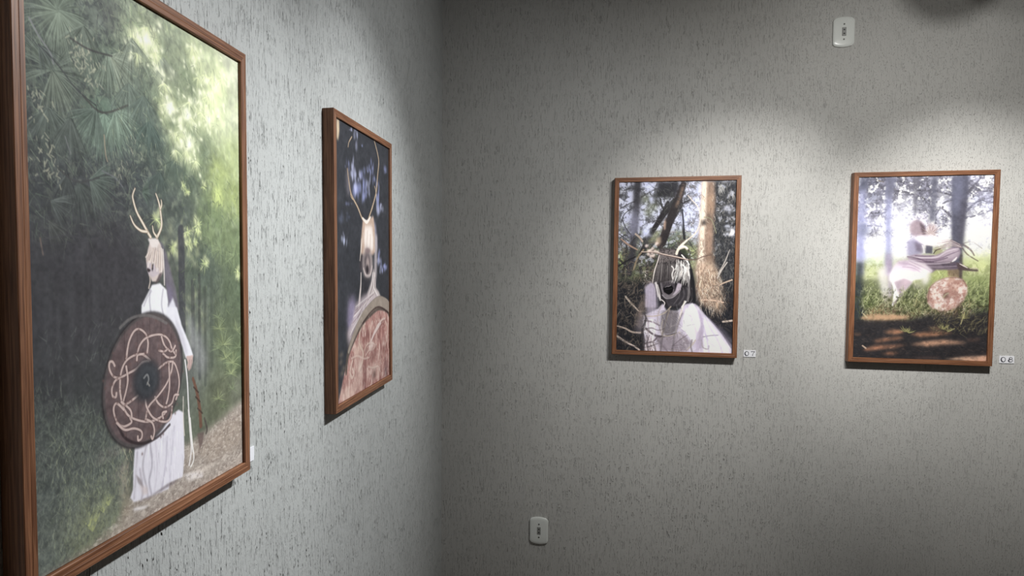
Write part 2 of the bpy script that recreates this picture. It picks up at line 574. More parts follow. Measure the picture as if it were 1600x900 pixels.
def art_forest(nx, nz):
    s = Sheet(nx, nz, (70, 70, 73), 11)
    R = s.rng
    P = [(0.033, 0.113), (0.112, 0.094), (0.247, 0.062), (0.376, 0.054), (0.494, 0.015), (0.625, 0.024), (0.773, 0.034), (0.944, 0.031), (0.963, 0.135), (0.964, 0.243), (0.851, 0.151), (0.692, 0.133), (0.689, 0.202), (0.567, 0.179), (0.520, 0.135), (0.048, 0.188), (0.150, 0.189), (0.267, 0.146), (0.371, 0.149), (0.263, 0.236), (0.425, 0.225), (0.043, 0.288), (0.145, 0.295), (0.312, 0.287), (0.483, 0.255), (0.614, 0.293), (0.725, 0.254), (0.846, 0.300), (0.980, 0.336), (0.976, 0.431), (0.800, 0.392), (0.038, 0.388), (0.163, 0.368), (0.308, 0.369), (0.449, 0.346), (0.610, 0.387), (0.034, 0.488), (0.158, 0.487), (0.303, 0.485), (0.382, 0.545), (0.539, 0.456), (0.755, 0.509), (0.972, 0.557), (0.029, 0.589), (0.175, 0.596), (0.024, 0.690), (0.170, 0.706), (0.213, 0.802), (0.019, 0.791), (0.120, 0.830), (0.014, 0.892), (0.116, 0.916), (0.029, 0.979), (0.158, 0.960), (0.711, 0.623), (0.669, 0.706), (0.876, 0.663), (0.965, 0.732), (0.870, 0.816), (0.963, 0.812)]
    C = [(88,94,90),(110,120,108),(116,123,114),(150,158,138),(165,172,148),(178,187,157),(205,212,176),(222,224,198),(215,218,188),(180,190,140),(220,227,186),(168,177,148),(193,201,162),(186,193,148),(128,139,122),
         (84,91,86),(98,105,97),(108,119,106),(118,129,116),(112,130,115),(102,118,108),(80,85,83),(86,91,89),(88,93,93),(86,96,91),(98,111,96),(118,131,103),(150,162,113),(155,166,112),(118,131,98),
         (112,126,93),(76,79,79),(78,81,82),(76,79,81),(83,89,89),(90,97,91),(69,69,72),(66,66,70),(67,67,71),(65,65,69),(92,97,90),(86,95,85),(96,107,86),(65,66,69),(66,67,69),
         (67,69,70),(69,72,71),(75,79,75),(72,75,74),(73,77,74),(80,87,82),(82,89,81),(90,99,91),(96,103,82),(103,109,100),(108,111,106),(98,107,86),(93,104,80),(103,107,88),(108,111,96)]
    s.a = s.field(list(zip(P, C)))
    s.a = s.a * .92 + 13
    n = s.noise(26, 40, 4, 0.6)
    s.a *= (0.84 + 0.32 * n)[..., None]
    up = np.clip((.5 - s.V) / .12, 0, 1)
    s.mottle(up * np.clip(1.15 - s.U, .15, 1), 60, 90, .50, .66, (70, 72, 75), .5)
    s.mottle(up * np.clip((s.U + .35), 0, 1), 55, 85, .56, .7, (176, 184, 158), .5)
    # sun glowing through the needles
    sun = [(0.455, 0.064), (0.419, 0.080), (0.503, 0.080), (0.707, 0.049), (0.717, 0.069), (0.543, 0.122), (0.567, 0.177), (0.665, 0.177), (0.795, 0.087), (0.854, 0.087), (0.784, 0.174), (0.673, 0.240), (0.729, 0.167), (0.616, 0.244), (0.651, 0.154), (0.831, 0.125), (0.876, 0.058), (0.762, 0.121), (0.603, 0.214), (0.687, 0.259)]
    for p in sun:
        for _ in range(9):
            q = (p[0] + R.normal(0, .022), p[1] + R.normal(0, .016))
            s.blob(q, R.uniform(.006, .02), R.uniform(.005, .016), (246, 248, 208), R.uniform(.25, .75), R.uniform(0, 3))
        s.blob(p, .05, .035, (222, 230, 178), .35)
    # bright foliage masses, blurred twigs in front of the glow
    gl = np.clip((s.a[..., 1] - 120) / 80, 0, 1)
    s.scatter(700, (.35, .0, 1, .42), .035, 60, 45, 1.6, [(172, 186, 142), (236, 242, 200), (212, 222, 172), (150, 164, 130)], .5, gl)
    for p in [(0.658, 0.084), (0.693, 0.112), (0.627, 0.130), (0.677, 0.156), (0.583, 0.203), (0.689, 0.209), (0.750, 0.230), (0.597, 0.261)]:
        s.blob(p, .03, .03, (122, 132, 112), .5, 1.0)
        s.fan(p, .05, 20, 160, 26, (135, 146, 120), .2, .9, .5)
    # hanging darker bough at the top
    s.poly([(0.248, 0.039), (0.337, 0.017), (0.321, 0.072), (0.290, 0.091), (0.271, 0.078)], (92, 92, 92), .5, 6)
    # loose needles everywhere, following the bough direction
    fol = np.clip(1.15 - np.abs(s.V - .2) * 1.5, 0, 1) * np.clip(1.2 - s.U, 0, 1)
    s.scatter(4200, (0, 0, .8, .46), .045, 65, 42, .6, [(124, 138, 120), (104, 114, 106), (80, 82, 85), (150, 162, 140), (70, 70, 75), (116, 120, 112)], .6, fol, .05)
    # tufts
    tufts = [((0.116, 0.091), .15, 0, 180, 90, (138, 156, 130)), ((0.112, 0.090), .12, 180, 360, 60, (128, 146, 122)),
             ((0.091, 0.190), .13, 150, 400, 80, (120, 136, 116)), ((0.091, 0.190), .15, 40, 120, 40, (128, 142, 120)),
             ((0.288, 0.126), .14, -20, 130, 80, (132, 150, 126)), ((0.298, 0.126), .14, -30, 70, 50, (150, 164, 136)),
             ((0.271, 0.233), .15, 10, 170, 130, (128, 158, 132)), ((0.315, 0.220), .13, -30, 120, 90, (140, 168, 140)), ((0.239, 0.229), .14, 60, 170, 60, (108, 128, 112)),
             ((0.076, 0.251), .13, 20, 150, 60, (108, 122, 110)), ((0.147, 0.258), .13, 50, 140, 60, (104, 116, 106)),
             ((0.168, 0.361), .13, 10, 120, 60, (96, 108, 100)), ((0.210, 0.354), .13, -40, 80, 70, (112, 132, 116)), ((0.131, 0.352), .1, 60, 140, 40, (90, 98, 94)),
             ((0.077, 0.400), .09, -30, 70, 30, (112, 124, 116)), ((0.068, 0.432), .09, 10, 90, 30, (116, 124, 114)),
             ((0.050, 0.158), .09, 0, 90, 26, (100, 112, 104)), ((0.199, 0.095), .12, 30, 150, 50, (116, 130, 112)), ((0.389, 0.075), .13, 20, 140, 60, (146, 160, 134)),
             ((0.371, 0.161), .13, 20, 140, 60, (118, 136, 118)), ((0.461, 0.220), .12, 30, 150, 60, (100, 126, 112)), ((0.425, 0.360), .06, -60, 60, 30, (96, 118, 100)),
             ((0.442, 0.174), .12, 30, 150, 50, (112, 132, 116)), ((0.538, 0.081), .12, 20, 140, 50, (160, 172, 142)), ((0.579, 0.283), .1, 20, 160, 50, (98, 118, 100)),
             ((0.512, 0.315), .1, 40, 160, 50, (90, 108, 98)), ((0.685, 0.307), .1, 20, 160, 40, (104, 122, 98))]
    for p, r, a0, a1, nn, c in tufts:
        c = [.55 * x + .45 * (sum(c) / 3) for x in c]
        s.fan((p[0] + .004, p[1]), r * .9, a0, a1, nn, [x * .72 for x in c], .2, .7, .55)
        s.fan(p, r, a0, a1, int(nn * 1.5), c, .26, .6, .62)
    for p in [(0.844, 0.345), (0.853, 0.329), (0.890, 0.281), (0.838, 0.274)]:
        s.fan(p, .08, 90, 420, 50, (180, 190, 134), .18, .7, .55)
    s.blob((0.848, 0.342), .03, .02, (216, 228, 150), .6)
    for p in [(0.798, 0.443), (0.861, 0.464), (0.894, 0.418), (0.951, 0.478), (0.799, 0.406)]:
        s.fan(p, .09, 60, 300, 46, (136, 148, 114), .2, .7, .55)
    # dried buds catching light
    for p in [(0.179, 0.131), (0.196, 0.143), (0.215, 0.151), (0.191, 0.161), (0.223, 0.171), (0.242, 0.164), (0.174, 0.153), (0.050, 0.237), (0.041, 0.257), (0.073, 0.330), (0.069, 0.317), (0.045, 0.333), (0.088, 0.352), (0.408, 0.266), (0.331, 0.329), (0.186, 0.132)]:
        for _ in range(9):
            q = (p[0] + R.normal(0, .02), p[1] + R.normal(0, .016))
            s.stroke([q, (q[0] + R.normal(0, .006), q[1] + R.uniform(.002, .008))], R.uniform(.6, 1.2), (190, 188, 166), .55)
    # twigs
    for pts, w, c in (([(0.025, 0.123), (0.050, 0.143), (0.085, 0.163), (0.096, 0.179)], 1.3, (140, 140, 142)), ([(0.153, 0.126), (0.220, 0.131), (0.306, 0.125)], 1.4, (78, 76, 76)),
                      ([(0.193, 0.214), (0.264, 0.232), (0.369, 0.203)], 1.5, (84, 82, 80)), ([(0.100, 0.344), (0.164, 0.362), (0.246, 0.348)], 1.5, (84, 84, 84)),
                      ([(0.259, 0.335), (0.309, 0.343), (0.340, 0.357)], 1.2, (130, 132, 134)), ([(0.269, 0.271), (0.273, 0.303), (0.280, 0.316)], 1.1, (176, 160, 140)),
                      ([(0.128, 0.291), (0.140, 0.309), (0.146, 0.317)], 1.0, (128, 130, 130)), ([(0.050, 0.158), (0.108, 0.177), (0.171, 0.207), (0.240, 0.223)], 1.0, (80, 80, 82)),
                      ([(0.035, 0.463), (0.116, 0.454), (0.229, 0.455), (0.332, 0.426)], .8, (92, 92, 95)), ([(0.027, 0.468), (0.094, 0.469), (0.205, 0.462)], .7, (88, 88, 92)), ([(0.124, 0.508), (0.141, 0.476), (0.193, 0.456)], .7, (86, 86, 90)),
                      ([(0.041, 0.460), (0.046, 0.478), (0.049, 0.486)], 1.2, (150, 130, 118)), ([(0.018, 0.893), (0.044, 0.884), (0.079, 0.876)], 1.0, (128, 130, 132))):
        s.stroke(pts, w, c, .75)
    glow = np.clip((s.U - .38) / .25, 0, 1) * np.clip((.52 - s.V) / .12, 0, 1)
    s.a = s.a * (1 - .8 * glow[..., None]) + s.blur(s.a, 2.6) * .8 * glow[..., None]
    # sun sparkle over the needles
    for p in sun:
        for _ in range(14):
            q = (p[0] + R.normal(0, .03), p[1] + R.normal(0, .022))
            s.blob(q, R.uniform(.003, .010), R.uniform(.003, .009), (250, 251, 220), R.uniform(.3, .85), R.uniform(0, 3))
        s.fan((p[0] + R.normal(0, .02), p[1] + R.normal(0, .015)), .05, 10, 170, 18, (224, 230, 184), .15, .8, .5)
    for p, k in zip([(0.567, 0.177), (0.455, 0.064), (0.665, 0.177), (0.673, 0.240), (0.792, 0.170)], (1.3, 1, 1, .9, .8)):
        s.blob(p, .018 * k, .012 * k, (254, 254, 232), .9)
    s.scatter(500, (.3, .05, .85, .36), .03, 75, 40, .6, [(86, 92, 88), (110, 120, 106), (200, 206, 170)], .5, None, .05)
    # deep shade behind the figure
    for p, ru, rv, al in (((0.156, 0.530), .2, .13, .55), ((0.299, 0.567), .17, .16, .65), ((0.086, 0.634), .2, .12, .4), ((0.343, 0.485), .1, .07, .5)):
        s.blob(p, ru, rv, (77, 75, 78), al)
    s.scatter(260, (0, .42, .5, .78), .03, 90, 12, .7, [(80, 83, 82), (74, 76, 76)], .4)
    # far trees to the right of the figure: lit gaps between dark trunks
    for p, ru, rv, al in (((0.565, 0.462), .05, .03, .7), ((0.577, 0.509), .035, .05, .6), ((0.657, 0.456), .03, .02, .5), ((0.659, 0.593), .03, .03, .55), ((0.720, 0.595), .02, .04, .35)):
        for _ in range(12):
            s.blob((p[0] + R.normal(0, ru), p[1] + R.normal(0, rv)), R.uniform(.006, .016), R.uniform(.005, .014), (196, 198, 160), R.uniform(.2, .6) * al * 1.3, R.uniform(0, 3))
    for x0, y0, y1, w, c, al in ((284, 370, 520, 9, (76, 76, 81), .85), (302, 440, 560, 5, (78, 80, 80), .7), (311, 430, 590, 4, (76, 78, 76), .7), (320, 450, 600, 4, (80, 84, 78), .6), (330, 430, 560, 5, (84, 90, 82), .5)):
        pass
    for pts, w, c, al in (([(0.619, 0.427), (0.618, 0.536), (0.617, 0.646)], 9, (76, 76, 81), .8), ([(0.680, 0.537), (0.677, 0.707)], 5, (78, 80, 80), .7), ([(0.719, 0.524), (0.713, 0.753)], 4, (76, 78, 76), .7),
                          ([(0.753, 0.553), (0.748, 0.772)], 4, (80, 84, 78), .6), ([(0.795, 0.524), (0.791, 0.732)], 5, (84, 90, 82), .5), ([(0.539, 0.463), (0.571, 0.489), (0.590, 0.523)], 2, (92, 94, 90), .7)):
        s.stroke(pts, w, c, al, 3)
    for p, k in zip([(0.715, 0.413), (0.661, 0.456), (0.654, 0.430), (0.489, 0.410), (0.569, 0.464), (0.755, 0.498), (0.754, 0.325), (0.715, 0.424), (0.983, 0.518), (0.702, 0.450), (0.633, 0.331), (0.654, 0.344)], (1.2, .9, .8, 1, .8, 1, .6, .7, 1, .5, .5, .6)):
        for _ in range(7):
            s.blob((p[0] + R.normal(0, .012 * k), p[1] + R.normal(0, .009 * k)), .009 * k, .007 * k, (224, 228, 180), .5)
        s.fan(p, .04 * k, 0, 360, 14, (196, 206, 150), .2, .9, .6)
    s.scatter(420, (.62, .3, 1, .62), .03, 75, 40, .9, [(112, 124, 100), (88, 96, 86), (134, 146, 112), (76, 80, 78)], .55)
    # pine branch low on the right
    for p, r, n in (((0.852, 0.692), .11, 60), ((0.882, 0.725), .1, 50), ((0.815, 0.659), .09, 40), ((0.898, 0.776), .1, 50), ((0.848, 0.821), .08, 30), ((0.968, 0.668), .08, 30), ((0.946, 0.746), .1, 40)):
        s.fan((p[0] + R.normal(0, .02), p[1] + R.normal(0, .01)), r * .75, 170, 390, int(n * .9), (142, 150, 114), .3, .55, .55)
        s.fan((p[0] + R.normal(0, .03), p[1] + R.normal(0, .02)), r * .6, 170, 390, int(n * .7), (124, 134, 106), .3, .55, .5)
    # smoke veil behind the hand
    s.poly([(0.658, 0.621), (0.717, 0.653), (0.763, 0.714), (0.737, 0.756), (0.691, 0.722), (0.663, 0.677)], (168, 168, 170), .5, 8)
    s.poly([(0.637, 0.592), (0.673, 0.621), (0.685, 0.686), (0.656, 0.677)], (170, 170, 168), .45, 5)
    # forest floor: path climbing to the right
    s.poly([(0.009, 0.999), (0.157, 0.996), (0.281, 0.977), (0.379, 0.929), (0.527, 0.896), (0.662, 0.889), (0.846, 0.867), (1.031, 0.836), (1.034, 1.036), (0.028, 1.005)], (172, 160, 152), .92, 6)
    s.poly([(0.661, 0.911), (0.802, 0.886), (1.030, 0.869), (1.027, 0.951), (0.778, 0.954)], (158, 144, 132), .6, 6)
    pm = s.polymask([(0.009, 0.999), (0.157, 0.993), (0.281, 0.974), (0.380, 0.925), (0.527, 0.893), (0.662, 0.889), (0.846, 0.867), (1.030, 0.845), (1.034, 1.036), (0.028, 1.005)], 3)
    s.scatter(2200, (0, .66, 1, 1), .02, -18, 24, .6, [(120, 108, 102), (205, 194, 184), (140, 126, 118), (226, 214, 202), (104, 94, 92)], .6, pm)
    s.poly([(0.224, 0.832), (0.355, 0.837), (0.354, 0.850), (0.260, 0.857), (0.211, 0.856)], (150, 138, 130), .7, 3)
    s.poly([(0.234, 0.881), (0.339, 0.874), (0.353, 0.886), (0.258, 0.903)], (138, 128, 122), .5, 4)
    s.poly([(0.604, 0.952), (0.717, 0.962), (0.728, 0.982), (0.640, 0.971)], (224, 216, 214), .85, 2)
    s.poly([(0.659, 0.953), (0.820, 0.965), (0.778, 0.969), (0.705, 0.970)], (214, 202, 192), .6, 2)
    # dark grass bank at the left
    s.poly([(0.003, 0.727), (0.214, 0.779), (0.341, 0.847), (0.327, 0.894), (0.295, 0.959), (0.205, 0.978), (0.009, 0.999), (-0.010, 0.993)], (90, 94, 91), .6, 10)
    gm = s.polymask([(0.005, 0.687), (0.215, 0.757), (0.330, 0.833), (0.352, 0.899), (0.323, 0.941), (0.267, 0.988), (0.112, 0.997), (0.009, 0.999), (-0.010, 0.993)], 5)
    s.scatter(3200, (0, .56, .62, 1), .04, -85, 30, .55, [(110, 118, 110), (86, 91, 88), (126, 134, 122), (76, 80, 79), (148, 154, 140)], .6, gm, .08)
    s.scatter(420, (.1, .86, .46, 1), .035, -80, 30, .6, [(148, 154, 124), (130, 138, 110), (170, 176, 140)], .5, gm, .08)
    for p in [(0.182, 0.957), (0.206, 0.955), (0.236, 0.945), (0.193, 0.969), (0.257, 0.938)]:
        s.fan(p, .045, 220, 320, 18, (168, 174, 118), .2, .6, .5, 0)
    s.scatter(130, (.33, .72, .5, .9), .07, -88, 14, .9, [(176, 166, 138), (150, 142, 124), (196, 186, 160)], .6, None, .05)
    s.poly([(0.298, 0.882), (0.334, 0.864), (0.346, 0.922), (0.349, 0.972), (0.308, 0.974)], (176, 160, 146), .5, 5)
    s.scatter(900, (.05, .78, .5, 1), .03, -82, 26, .5, [(150, 158, 130), (128, 138, 112), (172, 178, 146), (110, 118, 106)], .55, gm, .08)
    s.blob((0.206, 0.955), .12, .05, (150, 152, 116), .35)
    s.mottle(gm, 130, 160, .5, .68, (120, 126, 116), .4)
    s.mottle(gm, 120, 150, .52, .68, (66, 69, 69), .4)
    s.mottle(pm, 90, 210, .50, .68, (122, 110, 103), .4)
    s.mottle(pm, 80, 190, .54, .70, (222, 212, 202), .4)
    s.a += (gm * np.clip((s.V - .7) / .25, 0, 1) * 14)[..., None]
    for pts, w in (([(0.061, 0.519), (0.054, 0.631), (0.057, 0.735)], 6), ([(0.136, 0.487), (0.134, 0.616), (0.124, 0.744)], 5), ([(0.226, 0.509), (0.220, 0.644), (0.220, 0.757)], 7), ([(0.095, 0.550), (0.089, 0.718)], 3), ([(0.182, 0.465), (0.175, 0.707)], 3)):
        s.stroke(pts, w, (90, 90, 93), .28, 5)
    s.scatter(160, (.05, .6, .42, .8), .03, -80, 30, .6, [(140, 146, 138), (112, 118, 112)], .4)
    # ---------------- figure
    # hair and cape behind
    s.poly([(0.495, 0.453), (0.518, 0.457), (0.538, 0.479), (0.557, 0.509), (0.585, 0.556), (0.601, 0.597), (0.558, 0.599), (0.527, 0.535), (0.521, 0.489)], (120, 114, 124), .9, 2)
    s.poly([(0.536, 0.535), (0.568, 0.556), (0.567, 0.594), (0.537, 0.593)], (128, 120, 140), .7, 2)
    # skirt
    s.poly([(0.372, 0.842), (0.589, 0.808), (0.616, 0.818), (0.617, 0.915), (0.606, 0.956), (0.537, 0.954), (0.529, 0.966), (0.492, 0.964), (0.436, 0.961), (0.364, 0.956), (0.346, 0.944), (0.359, 0.930), (0.362, 0.895)], (222, 218, 226), 1, 1)
    for pts, c in (([(0.424, 0.856), (0.405, 0.895), (0.423, 0.944), (0.426, 0.959)], (176, 170, 178)), ([(0.441, 0.856), (0.449, 0.898), (0.434, 0.929), (0.443, 0.957)], (168, 162, 172)), ([(0.526, 0.856), (0.516, 0.911), (0.492, 0.962)], (190, 184, 196)),
                   ([(0.564, 0.841), (0.546, 0.907), (0.537, 0.951)], (200, 195, 206)), ([(0.468, 0.858), (0.473, 0.914), (0.457, 0.957)], (206, 200, 210)), ([(0.381, 0.863), (0.372, 0.911), (0.364, 0.948)], (186, 180, 188)), ([(0.392, 0.898), (0.403, 0.940), (0.396, 0.958)], (182, 174, 182))):
        s.stroke(pts, 2.2, c, .7, 3)
    s.poly([(0.373, 0.904), (0.395, 0.918), (0.410, 0.939), (0.400, 0.934), (0.381, 0.921)], (148, 138, 140), .8, 1)
    s.poly([(0.388, 0.928), (0.424, 0.939), (0.428, 0.954), (0.403, 0.951)], (206, 190, 186), .6, 2)
    s.poly([(0.529, 0.954), (0.590, 0.957), (0.544, 0.961), (0.478, 0.962), (0.423, 0.963), (0.377, 0.959), (0.443, 0.960)], (112, 102, 106), .7, 1.5)
    s.poly([(0.362, 0.967), (0.435, 0.977), (0.408, 0.979), (0.360, 0.973)], (228, 222, 222), .9, 1.5)
    s.scatter(260, (.28, .74, .75, .95), .05, 92, 5, .7, [(244, 242, 248), (196, 190, 200), (178, 172, 184)], .5, s.polymask([(0.372, 0.847), (0.595, 0.840), (0.617, 0.915), (0.606, 0.956), (0.537, 0.954), (0.436, 0.959), (0.364, 0.954)], 2))
    # bodice and sleeve
    s.poly([(0.412, 0.593), (0.413, 0.580), (0.448, 0.553), (0.464, 0.541), (0.503, 0.538), (0.535, 0.552), (0.542, 0.575), (0.539, 0.608), (0.532, 0.621), (0.415, 0.615)], (232, 230, 234), 1, 1)
    s.poly([(0.542, 0.588), (0.568, 0.569), (0.584, 0.590), (0.609, 0.625), (0.536, 0.621)], (222, 220, 228), .95, 1.5)
    s.poly([(0.533, 0.588), (0.588, 0.590), (0.613, 0.629), (0.652, 0.669), (0.676, 0.699), (0.669, 0.708), (0.633, 0.701), (0.616, 0.674), (0.565, 0.633), (0.532, 0.618)], (226, 224, 230), 1, 1)
    s.poly([(0.575, 0.603), (0.621, 0.650), (0.647, 0.693), (0.633, 0.696), (0.590, 0.648)], (196, 192, 202), .6, 2)
    for pts in ([(0.455, 0.550), (0.451, 0.572), (0.457, 0.601)], [(0.518, 0.551), (0.509, 0.581), (0.520, 0.607)], [(0.424, 0.581), (0.440, 0.565), (0.459, 0.553)]):
        s.stroke(pts, 1.6, (180, 176, 184), .7, 2)
    # hand
    s.poly([(0.635, 0.698), (0.675, 0.699), (0.673, 0.713), (0.661, 0.728), (0.648, 0.731), (0.639, 0.721), (0.645, 0.713)], (198, 174, 168), 1, .8)
    for pts in ([(0.654, 0.708), (0.652, 0.720), (0.646, 0.728)], [(0.665, 0.709), (0.663, 0.719), (0.655, 0.729)]):
        s.stroke(pts, .8, (132, 112, 110), .7)
    # head
    s.poly([(0.460, 0.452), (0.495, 0.449), (0.510, 0.460), (0.520, 0.476), (0.524, 0.502), (0.516, 0.519), (0.491, 0.535), (0.464, 0.534), (0.453, 0.522), (0.442, 0.509), (0.437, 0.490), (0.447, 0.471)], (206, 192, 186), 1, .8)
    s.poly([(0.443, 0.496), (0.465, 0.496), (0.496, 0.509), (0.500, 0.519), (0.472, 0.526), (0.449, 0.523), (0.446, 0.517), (0.441, 0.509)], (196, 184, 188), 1, .8)          # cheek and jaw
    s.poly([(0.442, 0.507), (0.456, 0.510), (0.459, 0.513), (0.449, 0.516), (0.442, 0.513)], (66, 58, 60), .95, .6)                                           # open mouth
    s.poly([(0.464, 0.496), (0.472, 0.498), (0.471, 0.509), (0.466, 0.515), (0.463, 0.507)], (52, 48, 52), .9, .6)                                           # dark streak on the cheek
    s.poly([(0.500, 0.519), (0.516, 0.516), (0.507, 0.528), (0.485, 0.538), (0.476, 0.539), (0.491, 0.528)], (88, 78, 80), .85, 1)
    for k in range(15):                                                                                                                   # fringe over the eyes
        u0 = R.uniform(0, 1)
        a, b, c, d = (0.451, 0.471), (0.515, 0.470), (0.434, 0.496), (0.513, 0.515)
        f = (k + .5) / 15
        p0 = (a[0] + (b[0] - a[0]) * f, a[1] + (b[1] - a[1]) * f + R.uniform(-.006, .006))
        p1 = (c[0] + (d[0] - c[0]) * f, c[1] + (d[1] - c[1]) * f + R.uniform(-.012, .006))
        s.stroke([p0, p1], 1.3, [(226, 212, 202), (190, 172, 164), (232, 222, 214), (168, 150, 146)][k % 4], .8, 1)
    s.poly([(0.448, 0.451), (0.460, 0.446), (0.475, 0.449), (0.487, 0.447), (0.495, 0.449), (0.502, 0.457), (0.490, 0.467), (0.463, 0.466), (0.456, 0.458)], (226, 216, 212), .95, 1)
    s.stroke([(0.520, 0.470), (0.524, 0.502), (0.525, 0.542)], [1.5, 1.4, 1.2], (222, 212, 206), .9)
    s.stroke([(0.453, 0.522), (0.455, 0.534), (0.448, 0.547)], 1.3, (204, 190, 180), .9)
    # antlers
    for pts, w in (([(0.461, 0.446), (0.449, 0.438), (0.424, 0.419), (0.399, 0.400), (0.384, 0.378), (0.383, 0.368), (0.393, 0.356)], [2.6, 2.4, 2.2, 1.9, 1.6, 1.4, .9]), ([(0.444, 0.436), (0.416, 0.435), (0.387, 0.425), (0.370, 0.409)], [2.2, 1.9, 1.6, .9]),
                   ([(0.491, 0.446), (0.507, 0.433), (0.516, 0.418), (0.511, 0.392), (0.503, 0.374), (0.490, 0.359)], [2.4, 2.2, 2, 1.8, 1.6, .9]), ([(0.511, 0.388), (0.518, 0.379), (0.516, 0.370)], [1.6, 1.3, .8]), ([(0.489, 0.444), (0.476, 0.436), (0.471, 0.424)], [2, 1.6, .8])):
        s.stroke(pts, [x + .5 for x in w], (150, 128, 108), .8)
        s.stroke(pts, [x * .8 for x in w], (234, 222, 206), .95)
    # cords
    s.stroke([(0.629, 0.706), (0.640, 0.752), (0.646, 0.816), (0.659, 0.875), (0.667, 0.912)], 1.7, (226, 222, 222), .95)
    s.stroke([(0.644, 0.816), (0.651, 0.864), (0.657, 0.906), (0.643, 0.938)], 1.7, (224, 218, 216), .95)
    s.stroke([(0.653, 0.836), (0.662, 0.888), (0.671, 0.928), (0.652, 0.943)], 1.5, (230, 226, 222), .95)
    s.stroke([(0.616, 0.784), (0.614, 0.833), (0.619, 0.868)], 1.2, (216, 206, 196), .8)
    # carved wooden sword hanging down
    s.stroke([(0.673, 0.751), (0.688, 0.772), (0.700, 0.795), (0.711, 0.825), (0.716, 0.862)], [3.2, 3.4, 4, 4.4, 4.6], (112, 84, 72), .9)
    for pts in ([(0.676, 0.770), (0.704, 0.785)], [(0.687, 0.793), (0.713, 0.807)], [(0.697, 0.820), (0.726, 0.835)]):
        s.stroke(pts, 1.5, (74, 62, 58), .8)
    s.poly([(0.692, 0.877), (0.734, 0.879), (0.726, 0.902), (0.708, 0.915), (0.702, 0.898)], (112, 98, 94), .9, 1)
    s.stroke([(0.739, 0.849), (0.754, 0.874), (0.748, 0.884)], 2.5, (86, 80, 76), .8)
    # ---------------- shield
    def ring(kx, ky=None):
        ky = kx if ky is None else ky
        return [(cx_ + kx * (ax * math.cos(t) + bx * math.sin(t)), cy_ + ky * (ay * math.cos(t) + by * math.sin(t))) for t in np.linspace(0, 2 * math.pi, 72, endpoint=False)]
    (l0, l1), (r0, r1), (t0, t1), (b0, b1) = (0.256, 0.724), (0.624, 0.707), (0.427, 0.597), (0.401, 0.852)
    cx_, cy_ = (l0 + r0) / 2 * .5 + (t0 + b0) / 2 * .5, (t1 + b1) / 2
    ax, ay = (r0 - l0) / 2, (r1 - l1) / 2
    bx, by = (b0 - t0) / 2, (b1 - t1) / 2
    s.poly(ring(1.03), (58, 54, 56), .85, 1.5)
    s.poly(ring(1.0), (92, 86, 86), 1, .6)
    s.poly(ring(.955), (106, 93, 94), 1, .8)
    tm = s.polymask(ring(.95), 1)
    s.mixm(np.clip(tm * (s.noise(60, 90, 3) - .35) * .9, 0, 1), (134, 116, 114))
    s.mixm(np.clip(tm * (s.noise(40, 60, 3) - .45) * 1.1, 0, 1), (84, 70, 71))
    for k in (-.5, -.2, .12, .42, .7):
        s.stroke([(cx_ + ax * k, cy_ - by * math.sqrt(1 - k * k) * .93 + ay * k), (cx_ + ax * k, cy_ + by * math.sqrt(1 - k * k) * .93 + ay * k)], .6, (76, 62, 62), .5)
    s.stroke([(0.317, 0.618), (0.358, 0.604), (0.416, 0.599), (0.476, 0.606), (0.532, 0.621)], 2.2, (118, 114, 113), .8, 1.5)
    s.stroke([(0.289, 0.782), (0.328, 0.825), (0.398, 0.848), (0.474, 0.849), (0.540, 0.833)], 2.2, (60, 52, 54), .8, 2)
